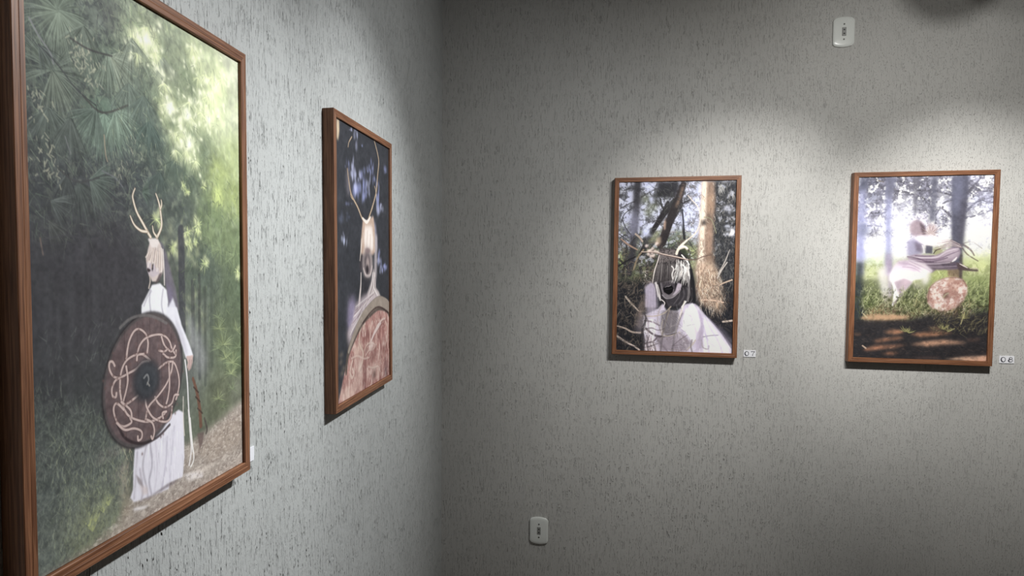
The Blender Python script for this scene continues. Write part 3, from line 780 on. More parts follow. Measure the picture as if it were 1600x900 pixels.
    knots = [[(0.341, 0.677), (0.353, 0.648), (0.375, 0.629), (0.400, 0.625), (0.429, 0.636), (0.440, 0.654), (0.435, 0.673)], [(0.387, 0.684), (0.398, 0.660), (0.429, 0.645), (0.483, 0.641), (0.523, 0.647), (0.547, 0.660), (0.559, 0.676), (0.580, 0.691)],
             [(0.506, 0.647), (0.522, 0.667), (0.555, 0.681), (0.576, 0.671)], [(0.513, 0.682), (0.537, 0.692), (0.575, 0.694), (0.580, 0.681)], [(0.493, 0.674), (0.517, 0.678), (0.538, 0.675)],
             [(0.312, 0.734), (0.316, 0.705), (0.337, 0.683), (0.376, 0.674), (0.412, 0.675), (0.449, 0.690)], [(0.442, 0.691), (0.412, 0.691), (0.382, 0.701), (0.347, 0.706), (0.313, 0.710), (0.286, 0.705), (0.271, 0.690), (0.272, 0.678), (0.284, 0.678), (0.292, 0.686)],
             [(0.313, 0.710), (0.293, 0.714), (0.279, 0.727), (0.282, 0.741), (0.294, 0.744), (0.297, 0.737)], [(0.312, 0.734), (0.320, 0.759), (0.343, 0.784), (0.385, 0.800), (0.437, 0.811), (0.491, 0.811), (0.524, 0.803)],
             [(0.488, 0.711), (0.529, 0.702), (0.566, 0.705), (0.587, 0.726), (0.595, 0.751), (0.585, 0.774), (0.576, 0.784)], [(0.589, 0.776), (0.568, 0.775), (0.552, 0.790), (0.516, 0.793), (0.485, 0.781), (0.469, 0.766)],
             [(0.422, 0.804), (0.438, 0.781), (0.485, 0.765), (0.527, 0.746), (0.553, 0.723), (0.562, 0.703)], [(0.541, 0.705), (0.543, 0.748), (0.534, 0.774), (0.525, 0.786)], [(0.340, 0.692), (0.346, 0.717), (0.338, 0.737), (0.324, 0.760), (0.344, 0.762), (0.389, 0.753)],
             [(0.327, 0.772), (0.297, 0.756), (0.284, 0.766), (0.296, 0.789), (0.322, 0.803), (0.357, 0.801), (0.353, 0.791)], [(0.296, 0.792), (0.328, 0.810), (0.370, 0.814), (0.402, 0.825), (0.402, 0.838), (0.387, 0.840), (0.385, 0.832)],
             [(0.422, 0.804), (0.452, 0.815), (0.463, 0.833), (0.454, 0.848), (0.447, 0.842)], [(0.423, 0.766), (0.430, 0.783), (0.460, 0.807), (0.515, 0.823), (0.545, 0.819), (0.554, 0.797)], [(0.317, 0.756), (0.354, 0.776), (0.360, 0.792)],
             [(0.387, 0.684), (0.392, 0.675), (0.420, 0.675)], [(0.507, 0.814), (0.504, 0.803), (0.524, 0.803)]]
    for k, pts in enumerate(knots):
        s.stroke(pts, 2.5, (82, 64, 63), .6, 1)
        s.stroke(pts, [1.9, 1.6, 1.9], (206, 186, 180), .9, 1)
    for _ in range(110):                                       # worn paint
        pts = knots[R.integers(len(knots))]
        p = pts[R.integers(len(pts))]
        s.blob((p[0] + R.normal(0, .02), p[1] + R.normal(0, .016)), .004, .003, (110, 90, 88), .7)
    bxy = (0.431, 0.728)
    s.blob(bxy, .066, .043, (64, 65, 69), .97, 0, 4)
    s.blob((bxy[0] + .004, bxy[1]), .045, .029, (86, 88, 92), .8, 0, 3)
    s.blob((bxy[0] + .004, bxy[1] + .002), .034, .021, (64, 66, 70), .8, 0, 3)
    s.stroke([(0.418, 0.722), (0.433, 0.717), (0.440, 0.727), (0.432, 0.736)], 1.6, (142, 142, 142), .8)
    s.stroke([(0.434, 0.733), (0.443, 0.740)], 1.4, (150, 146, 142), .8)
    s.a = np.clip(84 + (s.a - 84) * 1.12, 30, 255)
    s.grain()
    return s.ink(GAIN['forest'])


GAIN = {'forest': 0.98, 'shield': 0.87, 'scream': 1.0, 'sunlit': 0.73}


def art_shield(nx, nz):
    s = Sheet(nx, nz, (62, 63, 68), 5)
    R = s.rng
    s.a *= (0.92 + .16 * s.noise(10, 14, 3))[..., None]
    LAV, BLU = (200, 202, 234), (166, 172, 222)
    for p, ru, rv, c, al in (((0.344, 0.029), .05, .03, LAV, .6), ((0.293, 0.151), .06, .04, LAV, .8), ((0.366, 0.169), .05, .03, LAV, .8), ((0.355, 0.219), .08, .045, BLU, .85), ((0.314, 0.194), .05, .04, LAV, .7),
                            ((0.490, 0.195), .05, .05, BLU, .8), ((0.543, 0.198), .05, .03, LAV, .7), ((0.472, 0.239), .05, .02, BLU, .6), ((0.617, 0.111), .05, .03, BLU, .6), ((0.580, 0.136), .06, .02, BLU, .5), ((0.654, 0.152), .04, .03, BLU, .5),
                            ((0.767, 0.251), .06, .04, LAV, .9), ((0.748, 0.237), .04, .05, BLU, .7), ((0.815, 0.264), .05, .02, LAV, .6), ((0.914, 0.099), .07, .02, BLU, .35), ((0.128, 0.426), .04, .02, (190, 196, 220), .8), ((0.134, 0.413), .02, .02, LAV, .5),
                            ((0.782, 0.467), .05, .04, BLU, .6), ((0.762, 0.491), .06, .02, LAV, .5), ((0.266, 0.008), .04, .01, LAV, .4), ((0.459, 0.047), .03, .01, BLU, .3), ((0.212, 0.283), .05, .01, BLU, .25), ((0.093, 0.338), .05, .02, (110, 116, 140), .4),
                            ((0.210, 0.337), .05, .015, (110, 116, 140), .4), ((0.843, 0.514), .07, .02, BLU, .8), ((0.822, 0.533), .04, .02, LAV, .6), ((0.201, 0.150), .04, .02, BLU, .4), ((0.730, 0.169), .03, .03, BLU, .5)):
        for _ in range(5):
            s.blob((p[0] + R.normal(0, ru * .5), p[1] + R.normal(0, rv * .45)), ru * R.uniform(.2, .45), rv * R.uniform(.3, .8), c, al * .7, R.uniform(-.3, .3), 1.5)
    s.poly([(0.031, 0.003), (0.070, 0.001), (0.074, 0.039), (0.054, 0.074), (0.034, 0.069)], (224, 200, 170), .95, 2)
    # pale hanging hair at the left of the head, smoke
    s.poly([(0.179, 0.165), (0.222, 0.158), (0.245, 0.206), (0.259, 0.239), (0.198, 0.257), (0.169, 0.219)], (140, 132, 140), .6, 5)
    s.poly([(0.202, 0.634), (0.295, 0.624), (0.326, 0.681), (0.374, 0.712), (0.244, 0.774), (0.169, 0.721)], (178, 164, 196), .75, 7)
    s.poly([(0.153, 0.754), (0.245, 0.739), (0.275, 0.790), (0.196, 0.825)], (200, 180, 180), .5, 5)
    # antlers
    for pts, w in (([(0.209, 0.079), (0.224, 0.060), (0.271, 0.036)], 1.6), ([(0.194, 0.160), (0.220, 0.208), (0.259, 0.249), (0.369, 0.291), (0.442, 0.327), (0.532, 0.345)], [1.6, 2, 2.4, 2.8, 3, 3]), ([(0.687, 0.002), (0.752, 0.045), (0.779, 0.081), (0.754, 0.137), (0.721, 0.208), (0.643, 0.273), (0.576, 0.317), (0.546, 0.344)], [1.8, 2.2, 2.4, 2.6, 2.8, 3, 3, 3]), ([(0.721, 0.223), (0.710, 0.201), (0.691, 0.187)], 1.6),
                   ([(0.280, 0.265), (0.252, 0.257), (0.243, 0.247)], 1.5)):
        s.stroke(pts, [x * .8 + .6 for x in w] if isinstance(w, list) else w, (130, 104, 84), .75)
        s.stroke(pts, [x * .6 for x in w] if isinstance(w, list) else w * .6, (208, 188, 164), .85)
    # headdress and veil
    s.poly([(0.625, 0.309), (0.713, 0.345), (0.745, 0.438), (0.710, 0.462), (0.674, 0.374)], (180, 176, 196), .75, 4)
    s.poly([(0.688, 0.378), (0.741, 0.386), (0.728, 0.543), (0.693, 0.599), (0.671, 0.542)], (202, 190, 192), .8, 3)
    s.poly([(0.457, 0.331), (0.517, 0.336), (0.593, 0.321), (0.662, 0.309), (0.689, 0.364), (0.691, 0.453), (0.656, 0.467), (0.412, 0.469), (0.417, 0.417)], (204, 176, 158), .97, 2)
    s.poly([(0.491, 0.357), (0.624, 0.350), (0.664, 0.402), (0.659, 0.449), (0.510, 0.451), (0.472, 0.415)], (252, 240, 232), .95, 4)
    s.stroke([(0.453, 0.327), (0.491, 0.335), (0.526, 0.339), (0.561, 0.332), (0.602, 0.316)], [2, 3, 3.4, 3, 2], (250, 240, 230), .95, 1.5)
    for k in range(12):
        f = k / 11
        a, b, c, d = (0.465, 0.362), (0.675, 0.353), (0.412, 0.465), (0.682, 0.460)
        s.stroke([(a[0] + (b[0] - a[0]) * f, a[1] + R.uniform(-.02, .03)), (c[0] + (d[0] - c[0]) * f, c[1] + R.uniform(-.02, .01))], 1.1, [(255, 250, 244), (176, 146, 130), (236, 216, 204)][k % 3], .5)
    s.poly([(0.404, 0.469), (0.467, 0.469), (0.465, 0.513), (0.418, 0.540), (0.386, 0.513)], (74, 66, 70), .8, 3)
    s.stroke([(0.430, 0.408), (0.417, 0.452), (0.399, 0.491)], [1.5, 2, 1.5], (232, 216, 204), .8)
    fc = (0.544, 0.502)
    s.blob(fc, .10, .068, (200, 184, 180), .98, 0, 3)
    s.blob((fc[0] - .006, fc[1]), .068, .050, (78, 70, 74), .9, 0, 2)
    s.blob((fc[0], fc[1] + .002), .034, .030, (188, 170, 166), .85, 0, 2)
    s.blob((fc[0] - .008, fc[1] + .024), .026, .018, (48, 42, 46), .95, 0, 2)
    s.blob((fc[0], fc[1] - .050), .05, .012, (132, 114, 114), .8, 0, 2)
    s.stroke([(0.465, 0.522), (0.497, 0.545), (0.540, 0.554), (0.597, 0.546), (0.632, 0.514)], [2, 2.6, 3, 2.6, 2], (214, 198, 194), .85, 2)
    s.poly([(0.443, 0.558), (0.596, 0.560), (0.562, 0.596), (0.505, 0.631), (0.424, 0.637)], (60, 58, 62), .9, 3)
    s.stroke([(0.418, 0.540), (0.413, 0.584), (0.395, 0.627), (0.378, 0.671)], [2, 3, 4, 5], (226, 212, 206), .9, 2)
    s.poly([(0.655, 0.523), (0.607, 0.578), (0.523, 0.628), (0.504, 0.676), (0.834, 0.656), (0.765, 0.620), (0.707, 0.604), (0.694, 0.542)], (214, 200, 198), .95, 2)
    for pts in ([(0.666, 0.533), (0.641, 0.588), (0.572, 0.633)], [(0.689, 0.561), (0.676, 0.608), (0.711, 0.647)], [(0.631, 0.560), (0.584, 0.606), (0.527, 0.640)]):
        s.stroke(pts, 1.6, (120, 106, 108), .6, 1.5)
    for pts in ([(0.647, 0.542), (0.618, 0.588), (0.554, 0.632)], [(0.680, 0.542), (0.660, 0.598), (0.764, 0.644)]):
        s.stroke(pts, 1.8, (250, 242, 238), .8, 1.5)
    s.poly([(0.310, 0.658), (0.402, 0.637), (0.497, 0.625), (0.757, 0.633), (0.756, 0.654), (0.546, 0.672), (0.400, 0.716), (0.285, 0.758), (0.219, 0.797), (0.178, 0.756), (0.265, 0.714)], (206, 190, 194), .8, 4)
    for k in range(16):
        a, d = (0.676, 0.630), (0.220, 0.773)
        f = k / 15
        s.stroke([(a[0] - .25 * f, a[1] + R.uniform(-.02, .02) + .05 * f), (d[0] + .10 * (1 - f), d[1] - .10 * (1 - f) + R.uniform(-.02, .02))], 1.1, [(246, 236, 232), (140, 120, 124), (222, 206, 212)][k % 3], .5)
    # shield face
    s.poly([(0.030, 0.995), (0.104, 0.925), (0.180, 0.851), (0.275, 0.790), (0.424, 0.736), (0.603, 0.697), (0.798, 0.687), (1.079, 0.717), (1.073, 1.035), (0.030, 1.022)], (182, 136, 129), 1, 2)
    for pts in ([(0.452, 0.730), (0.388, 0.827), (0.352, 0.924), (0.269, 1.014)], [(0.679, 0.705), (0.657, 0.818), (0.561, 0.916), (0.522, 1.017)], [(0.880, 0.706), (0.844, 0.832), (0.813, 0.941), (0.770, 1.032)]):
        s.stroke(pts, 1.5, (140, 92, 88), .7, 2)
    sm = s.polymask([(0.030, 0.995), (0.180, 0.851), (0.424, 0.736), (0.798, 0.687), (1.079, 0.717), (1.073, 1.035), (0.030, 1.022)], 2)
    s.mixm(np.clip(sm * (s.noise(20, 36, 4) - .42) * 1.5, 0, 1), (224, 184, 172))
    s.mixm(np.clip(sm * (s.noise(14, 24, 3) - .5) * 1.6, 0, 1), (140, 92, 88))
    s.mottle(sm, 30, 14, .48, .66, (226, 196, 184), .7)
    s.mottle(sm, 60, 50, .54, .68, (240, 216, 206), .6)
    s.mottle(sm, 44, 26, .54, .68, (136, 92, 88), .6)
    for pts in ([(0.519, 0.753), (0.507, 0.850), (0.494, 0.951), (0.478, 1.001)], [(0.797, 0.688), (0.798, 0.798), (0.807, 0.897), (0.810, 1.008)]):
        s.stroke(pts, 1.6, (126, 84, 80), .65, 2.5)
    for pts, w, c in (([(0.474, 0.768), (0.470, 0.748), (0.430, 0.743), (0.389, 0.770), (0.388, 0.815), (0.448, 0.850), (0.433, 0.884), (0.371, 0.913)], [2, 2.4, 2.8, 3, 3, 3.4, 4, 3], (228, 204, 186)), ([(0.603, 0.817), (0.672, 0.789), (0.754, 0.765), (0.816, 0.752)], [2.4, 4, 5, 3], (248, 234, 228)), ([(0.799, 0.748), (0.856, 0.742), (0.909, 0.742)], 2.2, (236, 214, 204)),
                      ([(0.909, 0.752), (0.962, 0.783), (0.955, 0.825), (0.900, 0.866), (0.870, 0.914)], [2, 2.6, 2.6, 2.2, 1.4], (230, 204, 190)), ([(0.472, 0.847), (0.517, 0.827), (0.613, 0.825), (0.687, 0.841), (0.649, 0.855), (0.561, 0.852), (0.506, 0.865)], 1.8, (224, 196, 182)), ([(0.269, 0.859), (0.238, 0.880), (0.220, 0.907), (0.254, 0.929), (0.285, 0.913), (0.255, 0.895)], [1.6, 2.4, 3.2, 3, 2.2, 1.6], (236, 214, 200)),
                      ([(0.540, 0.915), (0.642, 0.931), (0.750, 0.936), (0.792, 0.962)], 1.8, (232, 208, 196)), ([(0.239, 0.856), (0.350, 0.856), (0.467, 0.877), (0.566, 0.881)], 1.8, (228, 202, 190))):
        s.stroke([(x + .012, y + .003) for x, y in pts], w, (130, 90, 86), .45, 2)
        s.stroke(pts, w, c, .75, 2)
    for p, ru, rv, c, al in (((0.618, 0.839), .05, .02, (250, 236, 228), .8), ((0.386, 0.899), .05, .04, (240, 220, 208), .7), ((0.350, 0.836), .05, .025, (226, 198, 182), .7), ((0.171, 0.987), .1, .04, (236, 210, 196), .7), ((0.336, 0.958), .09, .05, (222, 192, 180), .6), ((0.669, 0.933), .06, .03, (232, 210, 198), .6), ((0.668, 0.960), .04, .018, (110, 88, 84), .8),
                            ((0.638, 0.877), .06, .035, (140, 98, 92), .6), ((0.865, 0.866), .05, .03, (140, 96, 92), .6), ((0.871, 0.850), .03, .01, (240, 220, 210), .6), ((0.477, 0.959), .04, .06, (124, 84, 82), .5), ((0.922, 0.975), .05, .05, (120, 96, 98), .6)):
        s.blob(p, ru, rv, c, al)
    # hide edge of the shield
    s.stroke([(0.152, 0.903), (0.184, 0.838), (0.275, 0.786), (0.418, 0.728), (0.585, 0.691), (0.778, 0.670), (0.967, 0.694), (1.019, 0.725)], [3, 6, 8, 10, 13, 14, 13, 10], (96, 86, 80), .95, 3)
    s.stroke([(0.196, 0.825), (0.275, 0.780), (0.411, 0.722), (0.578, 0.685), (0.778, 0.664), (0.958, 0.685), (1.020, 0.714)], [4, 6, 8, 10, 11, 11, 8], (172, 158, 146), .9, 3)
    s.scatter(160, (.2, .62, 1, .8), .03, 60, 40, 1.0, [(206, 194, 184), (120, 106, 100)], .4, s.polymask([(0.181, 0.838), (0.275, 0.776), (0.408, 0.717), (0.578, 0.677), (0.778, 0.654), (0.989, 0.680), (1.033, 0.725), (0.778, 0.690), (0.431, 0.747), (0.227, 0.828)], 2))
    s.stroke([(0.441, 0.737), (0.603, 0.699), (0.778, 0.686), (0.988, 0.721)], 1.8, (72, 56, 54), .8, 2)
    for p in [(0.078, 0.828), (0.071, 0.854), (0.120, 0.879), (0.090, 0.896)]:
        s.blob(p, .03, .01, (140, 126, 112), .5)
    s.grain()
    return s.ink(GAIN['shield'])


def art_scream(nx, nz):
    s = Sheet(nx, nz, (60, 61, 66), 23)
    R = s.rng
    SKY = (202, 204, 226)
    # sky behind
    s.poly([(0.000, -0.001), (1.011, 0.005), (1.027, 0.407), (0.002, 0.451)], SKY, .95, 6)
    s.mixm(np.clip((s.noise(12, 16, 4) - .35) * 1.1, 0, .6) * s.polymask([(0.000, -0.001), (0.730, 0.001), (0.743, 0.365), (0.001, 0.408)], 10), (216, 218, 236))
    s.poly([(0.001, 0.400), (0.150, 0.379), (0.287, 0.365), (0.473, 0.308), (0.598, 0.322), (0.702, 0.365), (0.711, 0.618), (0.007, 0.624)], (92, 98, 78), .9, 12)
    for p, ru, rv, c, al in (((0.045, 0.436), .06, .03, (178, 190, 120), .9), ((0.024, 0.480), .05, .03, (160, 176, 108), .7), ((0.642, 0.407), .06, .03, (184, 192, 128), .8), ((0.655, 0.485), .04, .05, (186, 192, 142), .8), ((0.307, 0.329), .06, .03, (140, 150, 110), .7), ((0.444, 0.365), .07, .03, (112, 130, 108), .8), ((0.525, 0.308), .04, .03, (104, 116, 98), .7), ((0.206, 0.479), .05, .05, (140, 146, 104), .6),
                            ((0.155, 0.561), .05, .04, (130, 138, 92), .7), ((0.079, 0.518), .06, .03, (138, 144, 98), .6)):
        s.blob(p, ru, rv, c, al)
    s.scatter(420, (0, .34, .62, .62), .07, 80, 50, 1.0, [(54, 52, 56), (70, 66, 64), (84, 80, 72), (160, 168, 120)], .75, None, .12)
    for pts in ([(0.002, 0.451), (0.079, 0.501), (0.112, 0.551)], [(0.075, 0.364), (0.072, 0.451), (0.048, 0.552)], [(0.243, 0.307), (0.298, 0.393), (0.292, 0.522)], [(0.015, 0.537), (0.121, 0.479), (0.247, 0.436)], [(0.224, 0.364), (0.194, 0.450), (0.208, 0.536)], [(0.297, 0.365), (0.268, 0.450), (0.261, 0.550)]):
        s.stroke(pts, [3, 4, 5], (58, 55, 57), .8, 2)
    # dark lower ground
    s.poly([(-0.005, 0.584), (0.314, 0.560), (0.444, 0.688), (0.405, 0.774), (0.244, 1.022), (-0.003, 1.028)], (52, 52, 57), .92, 12)
    s.poly([(0.668, 0.579), (0.992, 0.542), (1.010, 1.005), (0.679, 0.870)], (54, 54, 60), .95, 10)
    leafy = np.clip((.56 - s.V) / .08, 0, 1) * np.clip((.7 - s.U) / .06, 0, 1)
    s.mottle(leafy, 18, 26, .52, .64, (84, 84, 86), .6)
    s.mottle(leafy, 45, 66, .53, .64, (70, 69, 72), .6)
    s.mottle(leafy, 30, 44, .60, .72, (222, 224, 240), .6)
    s.mottle(leafy * np.clip((s.V - .2) / .1, 0, 1), 34, 46, .56, .68, (150, 156, 122), .5)
    # dark trees at the left
    s.poly([(0.130, -0.001), (0.193, -0.000), (0.192, 0.093), (0.181, 0.193), (0.169, 0.307), (0.157, 0.450), (0.123, 0.551), (0.075, 0.552), (0.101, 0.364), (0.121, 0.193)], (70, 68, 74), .95, 4)
    s.poly([(0.102, 0.207), (0.164, 0.143), (0.178, 0.243), (0.143, 0.336), (0.100, 0.329)], (168, 168, 200), .8, 12)
    s.poly([(0.334, 0.003), (0.519, 0.005), (0.517, 0.055), (0.487, 0.096), (0.414, 0.094), (0.320, 0.096)], (58, 57, 62), .95, 4)
    for pts, w, c in (([(0.557, 0.020), (0.518, 0.104), (0.469, 0.181), (0.420, 0.279), (0.371, 0.372)], [9, 10, 10, 11, 11], (70, 64, 66)), ([(0.482, 0.110), (0.417, 0.173), (0.346, 0.244), (0.265, 0.336), (0.204, 0.422)], [7, 8, 7, 7, 7], (60, 57, 60)), ([(0.426, 0.124), (0.366, 0.208), (0.295, 0.286), (0.244, 0.336)], [5, 6, 5, 5], (58, 55, 58)), ([(0.518, 0.083), (0.530, 0.146), (0.460, 0.230), (0.421, 0.308), (0.392, 0.365)], [7, 8, 8, 9, 9], (62, 57, 58)),
                      ([(0.536, 0.160), (0.548, 0.217), (0.573, 0.336)], 3, (58, 58, 60)), ([(0.631, 0.105), (0.550, 0.132), (0.510, 0.160)], 2.4, (66, 64, 66)), ([(0.362, 0.102), (0.380, 0.152), (0.427, 0.180)], 2.4, (60, 58, 60))):
        s.stroke(pts, w, c, .95, 2.5)
    s.stroke([(0.552, 0.027), (0.518, 0.104), (0.484, 0.153)], [5, 5, 3], (150, 122, 104), .75, 3)
    s.stroke([(0.418, 0.223), (0.399, 0.279), (0.375, 0.336)], 4, (150, 124, 104), .6, 3)
    tw = np.clip(s.noise(7, 9, 2) * 2.4 - .75, 0, 1)
    s.scatter(700, (0, 0, .7, .46), .06, 75, 50, .9, [(64, 63, 66), (82, 84, 80), (110, 112, 106), (74, 70, 74)], .75, tw, .12)
    s.scatter(220, (0, .3, .7, .62), .1, 110, 40, 1.1, [(60, 58, 62), (96, 86, 78), (140, 122, 104)], .7, None, .08)
    for _ in range(40):
        q = (R.uniform(0, .66), R.uniform(0, .34))
        if tw[min(s.h - 1, int(q[1] * s.h)), int(q[0] * s.w)] > .3:
            s.fan(q, .09, 30, 150, 14, (78, 78, 80), .25, .9, .7)
    for pts in ([(0.015, 0.156), (0.089, 0.128), (0.142, 0.114)], [(0.023, 0.242), (0.048, 0.192), (0.111, 0.157)], [(0.033, 0.221), (0.061, 0.264), (0.105, 0.307)], [(0.015, 0.336), (0.075, 0.364), (0.151, 0.407)], [(0.194, 0.093), (0.257, 0.066), (0.319, 0.045)], [(0.220, 0.257), (0.272, 0.236), (0.366, 0.223)], [(0.255, 0.009), (0.308, 0.038), (0.340, 0.045)], [(0.471, 0.244), (0.575, 0.259), (0.636, 0.238)], [(0.009, 0.307), (0.096, 0.350)], [(0.158, 0.307), (0.201, 0.336), (0.233, 0.329)], [(0.044, 0.049), (0.108, 0.036), (0.140, 0.043)]):
        s.stroke(pts, 1.5, (74, 72, 76), .85, 1.5)
    s.poly([(0.049, 0.042), (0.107, 0.018), (0.139, 0.015), (0.135, 0.050), (0.076, 0.053)], (78, 78, 84), .7, 4)
    for p in [(0.237, 0.101), (0.260, 0.179), (0.301, 0.144)]:
        s.blob(p, .04, .025, (124, 130, 104), .6)
    s.poly([(0.524, 0.018), (0.566, 0.024), (0.547, 0.113), (0.487, 0.221), (0.445, 0.286), (0.389, 0.371), (0.345, 0.371), (0.383, 0.286), (0.419, 0.206), (0.474, 0.117)], (64, 59, 61), .9, 2)
    s.poly([(0.543, 0.033), (0.561, 0.036), (0.531, 0.117), (0.503, 0.157), (0.490, 0.147), (0.523, 0.088)], (158, 128, 108), .7, 2.5)
    s.poly([(0.402, 0.226), (0.415, 0.236), (0.412, 0.276), (0.401, 0.286), (0.393, 0.256)], (206, 168, 146), .8, 2)
    s.poly([(0.333, 0.331), (0.369, 0.321), (0.378, 0.356), (0.349, 0.381), (0.326, 0.366)], (206, 178, 150), .7, 3)
    s.poly([(0.259, 0.356), (0.339, 0.286), (0.361, 0.286), (0.354, 0.316), (0.296, 0.356)], (150, 152, 112), .7, 4)
    # sky gaps
    for p, ru, rv in (((0.553, 0.231), .06, .05), ((0.634, 0.182), .06, .06), ((0.663, 0.126), .05, .06), ((0.617, 0.280), .05, .03), ((0.681, 0.056), .04, .05), ((0.619, 0.056), .03, .03), ((0.252, 0.265), .04, .05), ((0.222, 0.307), .04, .03), ((0.277, 0.052), .04, .04), ((0.300, 0.116), .03, .02)):
        for _ in range(5):
            s.blob((p[0] + R.normal(0, ru * .5), p[1] + R.normal(0, rv * .5)), ru * R.uniform(.3, .7), rv * R.uniform(.3, .7), (206, 210, 238), .5, R.uniform(0, 3))
    s.scatter(120, (.5, .02, .72, .36), .05, 80, 45, 1.1, [(70, 70, 74), (104, 100, 102), (120, 96, 88)], .7, None, .1)
    s.stroke([(0.551, 0.167), (0.562, 0.231), (0.578, 0.336)], 2.4, (56, 56, 60), .9, 2)
    # right dark conifer mass
    s.poly([(0.791, 0.006), (1.011, 0.009), (1.012, 0.546), (0.810, 0.547), (0.770, 0.267)], (60, 61, 66), .97, 6)
    s.scatter(900, (.74, 0, 1, .66), .05, 100, 35, .9, [(86, 86, 90), (44, 44, 48), (124, 122, 120), (70, 72, 70), (150, 146, 140)], .65, None, .1)
    for p, k in (((0.933, 0.163), 1.0), ((0.968, 0.164), .7), ((0.932, 0.274), .8), ((0.973, 0.295), 1.1), ((0.882, 0.031), .7), ((0.964, 0.080), .5), ((0.950, 0.233), .5), ((0.886, 0.128), .4)):
        for _ in range(6):
            s.blob((p[0] + R.normal(0, .014), p[1] + R.normal(0, .012)), .012 * k, .014 * k, (196, 198, 216), .6, R.uniform(0, 3))
    for p in [(0.872, 0.024), (0.888, 0.038), (0.863, 0.045), (0.974, 0.077)]:
        s.fan(p, .06, 60, 120, 8, (180, 178, 176), .2, 1, .7)
    s.poly([(0.970, 0.275), (0.995, 0.295), (0.983, 0.316), (0.944, 0.322)], (230, 226, 226), .9, 1.5)
    s.mottle(np.clip((s.U - .76) / .04, 0, 1) * np.clip((.66 - s.V) / .1, 0, 1), 50, 60, .54, .68, (112, 110, 108), .45)
    s.mottle(np.clip((s.U - .8) / .05, 0, 1) * np.clip((.5 - s.V) / .2, 0, 1), 30, 40, .62, .7, (200, 200, 214), .6)
    s.scatter(500, (.76, 0, 1, .6), .05, 90, 14, .6, [(140, 138, 134), (40, 40, 44), (96, 96, 94), (180, 176, 170)], .5, None, .03)
    # pale trunk
    s.poly([(0.715, 0.005), (0.816, 0.006), (0.825, 0.128), (0.819, 0.232), (0.813, 0.407), (0.836, 0.547), (0.683, 0.548), (0.701, 0.351), (0.707, 0.217), (0.711, 0.092)], (158, 130, 112), .95, 4)
    s.poly([(0.715, 0.005), (0.755, 0.005), (0.752, 0.197), (0.746, 0.309), (0.746, 0.449), (0.749, 0.548), (0.683, 0.548), (0.703, 0.337), (0.708, 0.182)], (236, 222, 206), .95, 3)
    s.poly([(0.763, 0.085), (0.809, 0.079), (0.812, 0.169), (0.782, 0.190), (0.765, 0.148)], (182, 148, 122), .75, 5)
    s.poly([(0.761, 0.295), (0.806, 0.281), (0.805, 0.407), (0.775, 0.421)], (188, 152, 132), .65, 5)
    s.poly([(0.709, 0.231), (0.758, 0.225), (0.757, 0.256), (0.713, 0.258)], (70, 62, 60), .85, 4)
    s.poly([(0.762, 0.190), (0.798, 0.197), (0.789, 0.246), (0.764, 0.246)], (96, 86, 76), .7, 5)
    s.scatter(260, (.66, .0, .86, .6), .035, 85, 25, 1.0, [(232, 218, 202), (150, 122, 100), (104, 84, 72), (190, 160, 136)], .6, s.polymask([(0.715, 0.005), (0.811, 0.006), (0.826, 0.547), (0.683, 0.548)], 4))
    # flare of needles low on the trunk
    s.poly([(0.680, 0.473), (0.833, 0.473), (0.872, 0.557), (0.917, 0.683), (0.900, 0.767), (0.818, 0.740), (0.724, 0.706), (0.681, 0.657)], (206, 180, 156), .9, 8)
    s.scatter(800, (.68, .50, .95, .8), .055, 82, 20, .75, [(242, 222, 198), (206, 170, 140), (120, 92, 78), (250, 238, 222), (92, 72, 64)], .75, s.polymask([(0.679, 0.445), (0.832, 0.445), (0.882, 0.556), (0.937, 0.682), (0.910, 0.774), (0.797, 0.747), (0.714, 0.706), (0.676, 0.657)], 6), .08)
    s.mottle(s.polymask([(0.675, 0.332), (0.823, 0.333), (0.872, 0.557), (0.917, 0.683), (0.818, 0.740), (0.692, 0.671)], 3), 90, 60, .5, .64, (132, 106, 92), .45)
